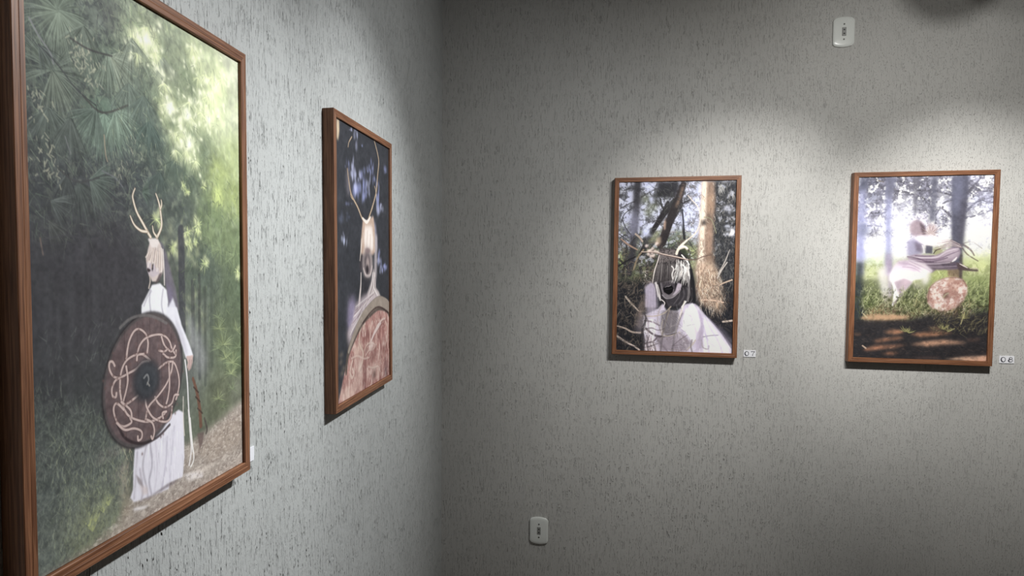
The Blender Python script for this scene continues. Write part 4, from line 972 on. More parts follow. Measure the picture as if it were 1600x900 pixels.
    # antler and branches
    for pts, w, c in (([(0.595, 0.083), (0.632, 0.112), (0.679, 0.147), (0.704, 0.196), (0.700, 0.252), (0.669, 0.301), (0.599, 0.344), (0.538, 0.379), (0.508, 0.416)], [1, 1.4, 1.7, 1.8, 1.8, 2, 2.2, 2.6, 3], (226, 212, 196)), ([(0.538, 0.393), (0.579, 0.384), (0.600, 0.393)], 4, (226, 214, 200)),
                      ([(0.957, 0.400), (0.919, 0.470), (0.866, 0.540)], [1, 1.5, 1.2], (206, 196, 188)), ([(0.939, 0.472), (0.891, 0.521), (0.862, 0.564)], [1.6, 2, 1.5], (214, 204, 196)), ([(0.983, 0.573), (0.903, 0.595), (0.833, 0.620)], [2.4, 2, 1], (214, 186, 162)), ([(0.734, 0.692), (0.816, 0.691), (0.918, 0.704)], 2, (226, 196, 172)),
                      ([(0.917, 0.816), (0.962, 0.812), (0.997, 0.808)], 3, (226, 206, 190)), ([(0.073, 0.677), (0.128, 0.720), (0.193, 0.763)], [3, 3, 2], (196, 178, 164)), ([(0.008, 0.856), (0.078, 0.869), (0.143, 0.890), (0.229, 0.892)], [2, 2.5, 3, 3], (206, 182, 168)), ([(0.002, 0.914), (0.081, 0.949), (0.157, 0.973), (0.205, 0.995)], [3, 3, 2.5, 3], (220, 200, 190)),
                      ([(0.026, 0.336), (0.096, 0.372), (0.172, 0.400)], [2, 3, 2], (180, 146, 126)), ([(0.153, 0.307), (0.191, 0.329), (0.213, 0.350)], 3, (190, 168, 152)), ([(0.003, 0.501), (0.067, 0.472), (0.152, 0.443)], 2.5, (52, 50, 54)), ([(0.143, 0.515), (0.173, 0.450), (0.225, 0.400)], 2.5, (150, 132, 106)), ([(0.737, 0.211), (0.799, 0.225), (0.842, 0.302)], 1.5, (150, 146, 120))):
        s.stroke(pts, w, c, .9, 1.5)
    s.scatter(520, (0, .5, .34, 1), .06, 100, 45, .9, [(104, 94, 90), (132, 118, 104), (38, 38, 42), (176, 160, 140)], .55, None, .1)
    s.scatter(200, (.75, .6, 1, .85), .06, 70, 50, .9, [(104, 94, 90), (132, 118, 104), (38, 38, 42)], .5, None, .1)
    s.scatter(30, (.22, .52, .34, .6), .03, 30, 60, 1.2, [(120, 98, 92), (240, 226, 216)], .6)
    # hood: dark hair
    s.poly([(0.246, 0.625), (0.297, 0.589), (0.333, 0.607), (0.341, 0.651), (0.351, 0.739), (0.249, 0.740)], (188, 176, 198), .9, 2.5)
    for k in range(10):
        a, b = (0.259, 0.625), (0.256, 0.740)
        s.stroke([(a[0] + .012 * k, a[1] + R.uniform(-.02, .02)), (b[0] + .013 * k, b[1])], .9, [(226, 218, 232), (130, 120, 140)][k % 2], .5)
    s.poly([(0.345, 0.448), (0.364, 0.398), (0.407, 0.391), (0.504, 0.395), (0.581, 0.408), (0.635, 0.486), (0.667, 0.586), (0.675, 0.704), (0.617, 0.714), (0.567, 0.736), (0.438, 0.738), (0.378, 0.694), (0.317, 0.598), (0.324, 0.527)], (56, 53, 57), .97, 1.8)
    s.poly([(0.350, 0.448), (0.365, 0.399), (0.407, 0.392), (0.498, 0.399), (0.521, 0.425), (0.527, 0.460), (0.500, 0.476), (0.410, 0.475), (0.352, 0.483)], (124, 114, 114), .95, 1.8)
    s.mottle(s.polymask([(0.350, 0.448), (0.365, 0.399), (0.407, 0.392), (0.498, 0.399), (0.521, 0.425), (0.527, 0.460), (0.500, 0.476), (0.352, 0.483)], 1), 90, 130, .46, .62, (72, 66, 68), .8)
    # face under the fringe
    s.poly([(0.375, 0.591), (0.414, 0.586), (0.471, 0.577), (0.504, 0.588), (0.563, 0.600), (0.554, 0.640), (0.488, 0.681), (0.436, 0.690), (0.403, 0.670), (0.383, 0.628)], (132, 124, 130), .97, 1.2)
    s.poly([(0.385, 0.591), (0.459, 0.584), (0.503, 0.601), (0.500, 0.649), (0.462, 0.667), (0.416, 0.653), (0.399, 0.624)], (82, 76, 82), .95, 1.5)
    s.poly([(0.504, 0.590), (0.528, 0.590), (0.516, 0.640), (0.498, 0.647)], (42, 38, 44), .95, 1.2)
    s.poly([(0.528, 0.591), (0.561, 0.605), (0.552, 0.632), (0.509, 0.660), (0.485, 0.669), (0.506, 0.642)], (192, 178, 192), .95, 1.3)
    s.poly([(0.400, 0.628), (0.418, 0.614), (0.447, 0.618), (0.476, 0.607), (0.492, 0.627), (0.487, 0.651), (0.452, 0.665), (0.413, 0.655)], (30, 28, 34), .98, 1)
    for pts, w, c in (([(0.418, 0.620), (0.437, 0.615), (0.450, 0.615), (0.469, 0.608)], .9, (150, 142, 146)), ([(0.415, 0.653), (0.452, 0.666), (0.485, 0.652), (0.494, 0.632)], 1.4, (118, 110, 116)), ([(0.397, 0.666), (0.433, 0.687), (0.488, 0.679), (0.544, 0.644)], 1.8, (160, 152, 158)), ([(0.425, 0.632), (0.454, 0.630), (0.476, 0.627)], 1.0, (64, 58, 64))):
        s.stroke(pts, w, c, .9, 1.2)
    s.poly([(0.424, 0.694), (0.494, 0.683), (0.563, 0.640), (0.613, 0.610), (0.623, 0.696), (0.566, 0.730), (0.451, 0.733)], (78, 74, 80), .95, 1.5)
    for k in range(9):
        a, b = (0.588, 0.622), (0.495, 0.720)
        s.stroke([(a[0] + .018 * k - .05, a[1]), ((a[0] + b[0]) / 2 + .02 * k, (a[1] + b[1]) / 2), (b[0] + .022 * k, b[1])], .8, [(128, 122, 126), (50, 48, 52)][k % 2], .7)
    # fringe: dark threads in front, bright ones at the sides
    s.poly([(0.336, 0.479), (0.410, 0.474), (0.500, 0.480), (0.513, 0.574), (0.459, 0.581), (0.375, 0.593), (0.322, 0.591)], (60, 55, 58), .95, 1.5)
    for k in range(48):
        f = k / 47
        a, b, c, d = (0.349, 0.474), (0.500, 0.478), (0.323, 0.589), (0.510, 0.581)
        s.stroke([(a[0] + (b[0] - a[0]) * f, a[1] + (b[1] - a[1]) * f + R.uniform(-.01, .02)), (c[0] + (d[0] - c[0]) * f, c[1] + (d[1] - c[1]) * f + R.uniform(-.03, .02))], [.6, .9, .4],
                 [(138, 130, 130), (42, 38, 42), (104, 97, 98), (70, 64, 67), (160, 152, 150)][R.integers(5)], .75)
    for k in range(90):
        f = k / 89
        a, b, c, d = (0.500, 0.467), (0.608, 0.460), (0.471, 0.579), (0.623, 0.613)
        p0 = (a[0] + (b[0] - a[0]) * f, a[1] + (b[1] - a[1]) * f + R.uniform(-.01, .06))
        p2 = (c[0] + (d[0] - c[0]) * f + R.normal(0, .008), c[1] + (d[1] - c[1]) * f + R.uniform(-.06, .012))
        s.stroke([p0, ((p0[0] + p2[0]) / 2 + .012, (p0[1] + p2[1]) / 2), p2], [.8, 1.2, .4], [(246, 242, 240), (214, 206, 202), (96, 90, 92), (54, 50, 54), (232, 226, 222)][R.integers(5)], .85, 1.0, smooth=False)
    for k in range(9):
        a, b, c = (0.365, 0.430), (0.327, 0.523), (0.307, 0.602)
        o = .012 * k
        s.stroke([(a[0] + o * .4, a[1]), (b[0] + o * .8, b[1] + R.uniform(-.01, .01)), (c[0] + o, c[1] + R.uniform(-.03, .03))], [.8, 1.2, .6], [(226, 216, 212), (126, 118, 118), (86, 80, 82)][k % 3], .55 if k < 3 else .35)
    for pts, w, c in (([(0.365, 0.430), (0.349, 0.470), (0.324, 0.527), (0.309, 0.598)], [1, 1.4, 1.8, 1], (230, 218, 212)), ([(0.353, 0.606), (0.372, 0.650), (0.379, 0.688)], 1.6, (206, 198, 198)), ([(0.340, 0.589), (0.349, 0.633), (0.358, 0.677)], 1.3, (216, 206, 208)), ([(0.472, 0.496), (0.489, 0.513), (0.477, 0.544), (0.484, 0.570)], 2, (226, 220, 218)),
                      ([(0.556, 0.430), (0.589, 0.456), (0.622, 0.486)], [2, 2.6, 1.6], (240, 236, 232)), ([(0.564, 0.487), (0.597, 0.513), (0.585, 0.534)], 1.8, (232, 226, 222)), ([(0.616, 0.526), (0.621, 0.556), (0.613, 0.587)], 1.4, (222, 216, 214)), ([(0.599, 0.703), (0.579, 0.723), (0.567, 0.736)], 2.4, (244, 238, 236)), ([(0.391, 0.694), (0.418, 0.712), (0.406, 0.738)], 1.6, (228, 218, 218)),
                      ([(0.627, 0.622), (0.634, 0.665), (0.616, 0.696)], .9, (120, 114, 118)), ([(0.644, 0.569), (0.652, 0.621), (0.648, 0.683)], .8, (86, 82, 86))):
        s.stroke(pts, w, c, .9, 1.2)
    # blossom-like cone cluster, leaf, twig across the brow, antler root
    for p in [(0.269, 0.426), (0.285, 0.404), (0.304, 0.393), (0.301, 0.417), (0.327, 0.410), (0.292, 0.437), (0.312, 0.435), (0.272, 0.408), (0.339, 0.364), (0.251, 0.377), (0.347, 0.415)]:
        s.blob(p, .016, .010, (230, 212, 204), .85, R.uniform(0, 3), 2)
        s.blob((p[0] + .012, p[1] + .008), .010, .007, (112, 92, 88), .6)
    s.poly([(0.536, 0.399), (0.580, 0.390), (0.607, 0.421), (0.618, 0.454), (0.588, 0.434), (0.556, 0.419)], (72, 78, 64), .9, 1.5)
    s.stroke([(0.511, 0.423), (0.523, 0.400), (0.554, 0.374), (0.595, 0.345)], [4, 4, 3.2, 2.8], (238, 224, 208), .95, 1.5)
    s.stroke([(0.539, 0.385), (0.574, 0.379), (0.601, 0.391)], [2.4, 2.4, 1.6], (244, 238, 230), .95, 1.5)
    s.stroke([(0.207, 0.414), (0.324, 0.415), (0.389, 0.427), (0.467, 0.438), (0.544, 0.449), (0.615, 0.459)], [1.6, 1.8, 2, 2.2, 2.4, 2], (112, 92, 88), .9, 1.2)
    s.stroke([(0.207, 0.412), (0.324, 0.413), (0.389, 0.424), (0.467, 0.435), (0.544, 0.446), (0.614, 0.458)], [1, 1.2, 1.4, 1.5, 1.5, .8], (220, 200, 188), .95, 1.0)
    s.stroke([(0.615, 0.459), (0.678, 0.456), (0.740, 0.439), (0.815, 0.428)], [1.8, 1.6, 1.4, 1.2], (116, 96, 88), .9, 1.2)
    lowd = s.polymask([(-0.005, 0.584), (0.314, 0.560), (0.339, 0.689), (0.236, 0.776), (0.244, 1.022), (-0.003, 1.028)], 6)
    s.mottle(lowd, 40, 60, .56, .68, (112, 100, 92), .6)
    # dress
    s.poly([(0.247, 0.611), (0.326, 0.596), (0.339, 0.689), (0.352, 0.760), (0.268, 0.790), (0.255, 0.711)], (182, 170, 190), .8, 4)
    s.poly([(0.177, 0.763), (0.218, 0.690), (0.255, 0.704), (0.236, 0.776), (0.175, 0.879)], (196, 168, 150), .45, 6)
    s.poly([(0.237, 0.791), (0.362, 0.746), (0.403, 0.717), (0.436, 0.759), (0.530, 0.758), (0.596, 0.718), (0.663, 0.710), (0.705, 0.727), (0.763, 0.776), (0.852, 0.838), (0.925, 0.894), (0.996, 0.956), (0.998, 1.000), (0.243, 1.008), (0.234, 0.878)], (210, 202, 218), .97, 1.8)
    s.poly([(0.165, 0.879), (0.220, 0.777), (0.268, 0.776), (0.260, 0.877), (0.219, 0.900)], (150, 138, 150), .6, 8)
    s.poly([(0.592, 0.757), (0.653, 0.714), (0.705, 0.742), (0.729, 0.826), (0.691, 0.927), (0.660, 0.927), (0.580, 0.857)], (252, 250, 255), .95, 2)
    s.poly([(0.763, 0.783), (0.863, 0.867), (0.978, 0.963), (0.979, 0.995), (0.765, 0.996), (0.746, 0.897)], (242, 240, 250), .9, 2.5)
    s.poly([(0.237, 0.812), (0.311, 0.811), (0.355, 0.847), (0.346, 0.904), (0.283, 0.920), (0.240, 0.892)], (232, 226, 234), .8, 2.5)
    s.poly([(0.389, 0.774), (0.446, 0.752), (0.540, 0.765), (0.523, 0.872), (0.493, 0.895), (0.420, 0.903), (0.386, 0.846)], (122, 114, 120), .88, 3)
    s.poly([(0.346, 0.919), (0.555, 0.883), (0.650, 0.934), (0.621, 0.996), (0.391, 0.997)], (158, 144, 156), .88, 2.5)
    s.poly([(0.251, 0.921), (0.325, 0.912), (0.348, 0.969), (0.370, 1.001), (0.254, 1.004)], (214, 200, 206), .8, 3)
    s.poly([(0.709, 0.855), (0.751, 0.869), (0.748, 0.933), (0.724, 0.990), (0.704, 0.990)], (176, 160, 178), .75, 5)
    s.poly([(0.851, 0.824), (0.925, 0.887), (0.996, 0.956), (0.995, 0.921), (0.882, 0.838)], (168, 156, 180), .6, 5)
    for pts, w, c in (([(0.590, 0.700), (0.552, 0.793), (0.523, 0.872), (0.509, 0.916)], [2, 2.4, 2, 1.2], (232, 220, 206)), ([(0.388, 0.731), (0.363, 0.782), (0.365, 0.832), (0.399, 0.903)], 2, (180, 168, 172)), ([(0.472, 0.734), (0.415, 0.774), (0.321, 0.793), (0.247, 0.791)], [2, 2, 1.5, 1.5], (196, 180, 160)), ([(0.462, 0.752), (0.433, 0.817), (0.404, 0.903)], 2, (160, 146, 132)),
                      ([(0.260, 0.866), (0.303, 0.891), (0.367, 0.911), (0.451, 0.906), (0.545, 0.886)], [3, 3, 4, 3, 2], (84, 74, 78)), ([(0.409, 0.907), (0.472, 0.906), (0.555, 0.883)], 1.5, (224, 208, 190)), ([(0.248, 0.820), (0.312, 0.826), (0.376, 0.846)], 2.5, (136, 122, 130)), ([(0.252, 0.957), (0.326, 0.941), (0.357, 0.919)], 2.5, (110, 98, 104)), ([(0.752, 0.908), (0.813, 0.899), (0.879, 0.895)], 1.8, (150, 140, 150)),
                      ([(0.751, 0.869), (0.804, 0.931), (0.856, 0.966)], 2, (206, 200, 214)), ([(0.742, 0.926), (0.754, 0.968), (0.796, 0.978), (0.805, 0.960)], 2, (170, 158, 160)), ([(0.621, 0.985), (0.661, 0.956), (0.691, 0.927)], 2.5, (190, 176, 160)), ([(0.570, 0.857), (0.628, 0.892), (0.671, 0.934)], 2.5, (236, 230, 236)), ([(0.336, 0.596), (0.359, 0.653), (0.381, 0.696)], 3, (226, 220, 220)), ([(0.616, 0.558), (0.624, 0.629), (0.616, 0.700)], 3, (132, 126, 128)), ([(0.635, 0.516), (0.661, 0.614), (0.673, 0.706)], 5, (46, 46, 50))):
        s.stroke(pts, w, c, .8, 2)
    for _ in range(90):
        q = (R.uniform(.24, .98), R.uniform(.72, .99))
        s.stroke([q, (q[0] + R.normal(0, .03), q[1] + R.uniform(.02, .06)), (q[0] + R.normal(0, .05), q[1] + R.uniform(.06, .12))], [.8, 1.6, .6], [(250, 248, 254), (176, 164, 182), (146, 134, 148)][R.integers(3)], .16 * (q[1] > .72 + .5 * max(0, q[0] - .62)), 2)
    for pts, w, c, al in (([(0.612, 0.721), (0.645, 0.792), (0.689, 0.870), (0.708, 0.969)], [2, 4, 4, 3], (196, 184, 204), .6), ([(0.673, 0.717), (0.717, 0.777), (0.745, 0.854), (0.734, 0.968)], [2, 4, 5, 4], (182, 168, 190), .6), ([(0.763, 0.783), (0.811, 0.853), (0.875, 0.923), (0.918, 0.993)], [1.5, 3, 3, 3], (190, 180, 204), .6),
                          ([(0.789, 0.804), (0.863, 0.874), (0.937, 0.936), (0.979, 0.988)], [1.5, 2.5, 3, 3], (206, 198, 216), .6), ([(0.755, 0.840), (0.783, 0.911), (0.806, 0.992)], [2, 3, 3], (176, 166, 190), .5), ([(0.592, 0.757), (0.553, 0.815), (0.534, 0.872), (0.546, 0.929)], [2, 3, 3, 2], (186, 174, 190), .6), ([(0.572, 0.772), (0.533, 0.844), (0.504, 0.930), (0.496, 0.998)], [2, 3, 3, 3], (112, 104, 110), .5),
                          ([(0.446, 0.759), (0.427, 0.817), (0.409, 0.889), (0.391, 0.997)], [2, 3, 3, 3], (104, 96, 102), .5), ([(0.488, 0.759), (0.480, 0.830), (0.472, 0.902)], 2.5, (150, 142, 146), .5), ([(0.269, 0.798), (0.281, 0.862), (0.273, 0.935), (0.285, 0.999)], [2, 3, 3, 3], (176, 164, 174), .6), ([(0.311, 0.811), (0.334, 0.876), (0.316, 0.948), (0.338, 0.998)], [2, 3, 3, 3], (240, 234, 240), .6),
                          ([(0.368, 0.933), (0.411, 0.968), (0.454, 0.999)], 3, (132, 120, 130), .6), ([(0.555, 0.901), (0.598, 0.943), (0.631, 0.996)], 3, (196, 184, 194), .6), ([(0.660, 0.927), (0.651, 0.963), (0.663, 0.998)], 2.5, (120, 108, 112), .6), ([(0.643, 0.742), (0.625, 0.799), (0.648, 0.870)], [2, 3, 2], (222, 216, 230), .7), ([(0.690, 0.749), (0.707, 0.805), (0.710, 0.869)], [2, 3, 2], (230, 226, 238), .7)):
        s.stroke(pts, w, c, al, 3)
    s.scatter(26, (.42, .76, .8, 1), .05, 70, 20, 1.0, [(244, 242, 248), (176, 166, 182)], .35, None, .1)
    s.scatter(40, (.22, .8, .34, 1), .06, 80, 25, 1.0, [(130, 112, 108), (60, 54, 58)], .5)
    for pts, w, c in (([(0.238, 1.004), (0.243, 0.935), (0.231, 0.878), (0.258, 0.812), (0.247, 0.783)], [5, 4, 4, 3, 2], (62, 58, 62)), ([(0.285, 1.003), (0.273, 0.949), (0.293, 0.905)], [2, 2, 1], (96, 86, 92)), ([(0.349, 1.002), (0.337, 0.969), (0.315, 0.941)], [3, 2, 1], (110, 100, 106)), ([(0.016, 0.947), (0.135, 0.974), (0.263, 0.978), (0.369, 0.954)], [1, 1.2, 1.2, .8], (70, 62, 64)), ([(0.239, 0.877), (0.302, 0.862), (0.366, 0.875), (0.418, 0.864)], [1.2, 1.4, 1.2, .8], (92, 82, 84)),
                      ([(0.996, 0.963), (0.925, 0.894), (0.852, 0.835), (0.789, 0.790)], [4, 3, 2, 1], (120, 112, 130)), ([(0.406, 0.810), (0.395, 0.860), (0.405, 0.903)], 1.2, (206, 190, 170)), ([(0.495, 0.966), (0.556, 0.929), (0.618, 0.899)], 1.2, (116, 104, 112))):
        s.stroke(pts, w, c, .7, 2.5)
    s.scatter(120, (.2, .74, .62, 1), .07, 40, 60, .7, [(96, 84, 84), (130, 112, 106), (206, 190, 178), (70, 62, 66)], .5, None, .1)
    lum = s.a.mean(2, keepdims=True)
    s.a = lum + (s.a - lum) * .78
    s.a = np.clip(118 + (s.a - 118) * 1.15, 20, 255)
    g = s.blur(np.clip(s.a - 195, 0, 60), 4)
    s.a = np.minimum(255, s.a + g * .5)
    s.grain()
    return s.ink(GAIN['scream'])


def art_sunlit(nx, nz):
    s = Sheet(nx, nz, (228, 228, 246), 31)
    R = s.rng
    P = [(0.040, 0.018), (0.168, 0.048), (0.336, 0.119), (0.324, 0.259), (0.154, 0.329), (0.091, 0.244), (0.626, 0.226), (0.909, 0.289), (0.945, 0.125), (0.966, 0.024), (0.507, 0.121), (0.459, 0.273), (0.349, 0.364), (0.159, 0.427), (0.895, 0.364), (0.033, 0.257), (0.040, 0.399)] + [(0.105, 0.534), (0.108, 0.598), (0.420, 0.623), (0.474, 0.553), (0.903, 0.509), (0.906, 0.564), (0.929, 0.633), (0.424, 0.701), (0.113, 0.683), (0.662, 0.524), (0.156, 0.768), (0.750, 0.760), (0.964, 0.770), (0.370, 0.765), (0.020, 0.613), (0.027, 0.756), (0.033, 0.870), (0.181, 0.868), (0.470, 0.834), (0.754, 0.829), (0.942, 0.854), (0.380, 0.949), (0.760, 0.941), (0.187, 0.982), (0.903, 0.980)]
    C = [(120,122,140),(182,184,208),(206,206,226),(240,240,252),(246,246,252),(232,232,248),(236,236,248),(250,250,255),(226,228,248),(234,234,250),(168,168,186),(240,234,244),(248,246,252),(230,236,216),(238,240,224),(186,190,226),(214,216,244),
         (216,220,178),(124,130,98),(106,112,86),(176,184,132),(224,228,178),(168,180,124),(138,148,104),(120,124,86),(104,114,74),(196,204,140),(160,132,104),(96,84,74),(62,60,60),(110,90,76),(64,68,70),(56,58,62),(54,56,60),(62,60,62),(66,60,60),(60,56,58),(54,52,56),(74,64,62),(70,60,60),(56,56,60),(110,88,80)]
    s.a = s.field(list(zip(P, C)), 3.0)
    # glare patches of sky
    for p, ru, rv in (((0.323, 0.245), .12, .08), ((0.155, 0.357), .12, .07), ((0.901, 0.309), .1, .09), ((0.649, 0.302), .1, .05), ((0.334, 0.084), .08, .05), ((0.923, 0.214), .08, .06), ((0.395, 0.148), .07, .05), ((0.619, 0.101), .05, .05), ((0.940, 0.044), .06, .04)):
        s.blob(p, ru, rv, (252, 252, 255), .75)
    # far grass line
    s.scatter(300, (.05, .48, 1, .66), .035, -70, 30, 1.1, [(196, 206, 140), (226, 232, 176), (150, 164, 96), (240, 244, 200)], .6, None, .05)
    # needles and boughs against the sky
    for p, ru, rv in (((0.129, 0.033), .06, .04), ((0.167, 0.020), .06, .04), ((0.312, 0.028), .06, .03), ((0.277, 0.084), .05, .03), ((0.513, 0.052), .06, .05), ((0.635, 0.047), .05, .05), ((0.389, 0.030), .05, .03), ((0.470, 0.121), .04, .05), ((0.825, 0.124), .05, .03), ((0.153, 0.314), .05, .02), ((0.128, 0.216), .05, .02), ((0.646, 0.247), .05, .04), ((0.842, 0.097), .04, .04)):
        for _ in range(9):
            q = (p[0] + R.normal(0, ru * .9), p[1] + R.normal(0, rv * .8))
            s.fan(q, .045, 0, 360, 18, (92, 90, 102), .35, .65, .55)
    s.scatter(900, (.05, 0, .76, .22), .035, 60, 60, .9, [(100, 98, 108), (140, 138, 150), (74, 72, 80), (190, 188, 206)], .6, np.clip(s.noise(9, 14, 2) * 2.6 - .8, 0, 1), .15)
    s.scatter(70, (.1, .2, .7, .45), .04, 20, 40, 1.0, [(150, 148, 164), (180, 178, 196)], .55, None, .1)
    for pts, w, c in (([(0.276, 0.077), (0.373, 0.088), (0.469, 0.114), (0.556, 0.142)], [3, 3, 2.5, 2], (96, 94, 102)), ([(0.429, 0.079), (0.524, 0.076), (0.619, 0.088), (0.704, 0.109)], [2, 3, 3, 2], (92, 90, 98)), ([(0.704, 0.109), (0.674, 0.075), (0.655, 0.061)], 2.5, (84, 82, 90)), ([(0.593, 0.143), (0.642, 0.177), (0.701, 0.219)], [3, 4, 4], (92, 88, 96)), ([(0.705, 0.130), (0.641, 0.150), (0.588, 0.212)], [3, 2.5, 2], (112, 110, 120)),
                      ([(0.060, 0.222), (0.128, 0.209), (0.215, 0.195)], 1.6, (140, 140, 160)), ([(0.253, 0.181), (0.320, 0.171), (0.395, 0.155)], 1.4, (176, 176, 194)), ([(0.063, 0.268), (0.141, 0.269), (0.190, 0.272)], 1.8, (140, 140, 158)), ([(0.259, 0.301), (0.316, 0.287), (0.402, 0.280)], 1.4, (190, 190, 206)), ([(0.131, 0.272), (0.154, 0.329), (0.156, 0.371)], 1.6, (120, 118, 130)),
                      ([(0.814, 0.097), (0.858, 0.056), (0.902, 0.016)], [4, 3, 2], (96, 94, 104)), ([(0.817, 0.138), (0.879, 0.097), (0.988, 0.085)], [4, 3, 1.5], (120, 118, 134)), ([(0.811, 0.193), (0.882, 0.145), (0.999, 0.119)], [4, 2.5, 1.5], (140, 140, 160)), ([(0.803, 0.227), (0.895, 0.214), (0.994, 0.187)], [3, 2.5, 1.5], (130, 128, 146)), ([(0.799, 0.234), (0.868, 0.220), (0.921, 0.193)], 1.6, (110, 108, 120)),
                      ([(0.708, 0.350), (0.784, 0.368), (0.850, 0.399), (0.880, 0.430)], [3, 3, 2.5, 1.5], (120, 104, 104)), ([(0.794, 0.392), (0.833, 0.426), (0.909, 0.460)], [2, 2, 1.5], (130, 120, 110)), ([(0.784, 0.371), (0.857, 0.357), (0.933, 0.392)], 1.4, (160, 150, 150)), ([(0.138, 0.019), (0.206, 0.034), (0.276, 0.073)], [2, 3, 3], (150, 140, 128))):
        s.stroke(pts, w, c, .85, 1.6)
    sky = np.clip((.46 - s.V) / .1, 0, 1)
    s.mottle(sky * np.clip((.20 - s.V) / .16, 0, 1), 22, 32, .44, .62, (112, 110, 122), .85)
    s.mottle(sky * np.clip((.34 - s.V) / .2, 0, 1), 40, 60, .50, .64, (122, 120, 134), .75)
    s.mottle(sky, 55, 85, .54, .68, (176, 174, 194), .7)
    s.mottle(sky, 34, 50, .56, .66, (255, 255, 255), .9)
    s.mottle(np.clip((s.V - .44) / .05, 0, 1) * np.clip((.62 - s.V) / .06, 0, 1), 40, 46, .5, .66, (150, 158, 110), .5)
    # trunks
    s.poly([(0.012, 0.003), (0.061, 0.001), (0.057, 0.117), (0.057, 0.258), (0.059, 0.399), (0.061, 0.541), (0.012, 0.541), (0.007, 0.328), (0.008, 0.151)], (176, 178, 212), .85, 5)
    s.poly([(0.012, 0.003), (0.061, 0.003), (0.058, 0.067), (0.016, 0.074)], (96, 98, 112), .8, 6)
    s.poly([(0.011, 0.257), (0.057, 0.251), (0.113, 0.300), (0.061, 0.328), (0.011, 0.321)], (132, 136, 164), .6, 7)
    s.poly([(0.210, 0.003), (0.282, 0.004), (0.258, 0.105), (0.261, 0.259), (0.266, 0.399), (0.281, 0.540), (0.228, 0.540), (0.221, 0.364), (0.214, 0.188)], (172, 174, 208), .85, 4)
    s.poly([(0.210, 0.003), (0.282, 0.004), (0.268, 0.077), (0.252, 0.125), (0.219, 0.118)], (118, 118, 134), .8, 5)
    s.poly([(0.224, 0.420), (0.270, 0.420), (0.281, 0.540), (0.228, 0.540)], (176, 162, 182), .7, 5)
    s.poly([(0.414, 0.006), (0.446, 0.006), (0.449, 0.120), (0.446, 0.204), (0.426, 0.204), (0.416, 0.106)], (128, 126, 138), .8, 3)
    s.poly([(0.553, 0.004), (0.591, 0.005), (0.591, 0.136), (0.585, 0.246), (0.538, 0.246), (0.545, 0.121)], (112, 112, 128), .85, 4)
    s.poly([(0.698, 0.005), (0.823, 0.005), (0.813, 0.158), (0.803, 0.302), (0.791, 0.412), (0.793, 0.537), (0.728, 0.537), (0.713, 0.357), (0.699, 0.192)], (96, 96, 112), .97, 3)
    s.poly([(0.707, 0.005), (0.777, 0.005), (0.778, 0.179), (0.743, 0.220), (0.712, 0.178)], (140, 142, 168), .65, 9)
    s.poly([(0.770, 0.124), (0.811, 0.124), (0.803, 0.302), (0.791, 0.412), (0.763, 0.413)], (84, 80, 90), .6, 7)
    s.poly([(0.689, 0.503), (0.796, 0.495), (0.794, 0.551), (0.696, 0.544)], (150, 130, 106), .9, 2)
    s.scatter(60, (.68, .52, .8, .68), .03, 88, 12, 1.1, [(110, 92, 76), (190, 170, 140)], .6, s.polymask([(0.689, 0.503), (0.796, 0.495), (0.794, 0.551), (0.696, 0.544)], 2))
    s.blob((0.901, 0.309), .07, .07, (255, 255, 255), .8)
    s.blob((0.155, 0.364), .06, .05, (253, 253, 255), .7)
    s.blob((0.325, 0.273), .06, .09, (253, 253, 255), .7)
    # ghosted figure in white drapery
    s.poly([(0.780, 0.413), (0.795, 0.425), (0.800, 0.566), (0.776, 0.560), (0.775, 0.468)], (88, 80, 80), .8, 2)
    s.poly([(0.229, 0.457), (0.272, 0.457), (0.286, 0.651), (0.261, 0.664)], (186, 170, 194), .75, 3)
    s.poly([(0.168, 0.526), (0.188, 0.495), (0.239, 0.488), (0.255, 0.564), (0.267, 0.652), (0.232, 0.690), (0.203, 0.627)], (244, 240, 242), .8, 5)
    s.poly([(0.213, 0.639), (0.264, 0.639), (0.277, 0.714), (0.225, 0.709)], (220, 208, 190), .5, 6)
    s.poly([(0.399, 0.270), (0.415, 0.248), (0.448, 0.236), (0.487, 0.249), (0.514, 0.283), (0.525, 0.320), (0.495, 0.325), (0.453, 0.325), (0.423, 0.323), (0.401, 0.301)], (182, 162, 172), .9, 3)
    s.poly([(0.470, 0.247), (0.509, 0.271), (0.526, 0.319), (0.499, 0.322), (0.483, 0.283)], (98, 84, 92), .85, 2.5)
    s.poly([(0.530, 0.258), (0.593, 0.265), (0.596, 0.317), (0.537, 0.323)], (196, 170, 168), .6, 4)
    for k in range(26):
        q = (0.554, 0.314)
        a = math.radians(-200 + 230 * k / 25)
        l = R.uniform(.03, .1)
        s.stroke([q, (q[0] + l * math.cos(a), q[1] + l * .7 * math.sin(a))], [1.2, .5], [(206, 184, 178), (252, 248, 250), (150, 126, 124)][k % 3], .6)
    s.stroke([(0.486, 0.238), (0.512, 0.249), (0.524, 0.267)], [1.6, 2.4, 1.6], (250, 248, 252), .95, 1.5)
    s.poly([(0.385, 0.352), (0.437, 0.338), (0.493, 0.363), (0.502, 0.419), (0.451, 0.437), (0.389, 0.433)], (176, 170, 198), .88, 3.5)
    s.poly([(0.438, 0.358), (0.493, 0.368), (0.502, 0.418), (0.457, 0.407)], (128, 116, 134), .75, 3)
    s.poly([(0.437, 0.337), (0.478, 0.322), (0.555, 0.329), (0.614, 0.337), (0.702, 0.348), (0.641, 0.371), (0.566, 0.378), (0.498, 0.367)], (254, 248, 252), .95, 3)
    s.poly([(0.579, 0.394), (0.658, 0.387), (0.635, 0.424), (0.585, 0.426)], (176, 174, 134), .8, 2.5)
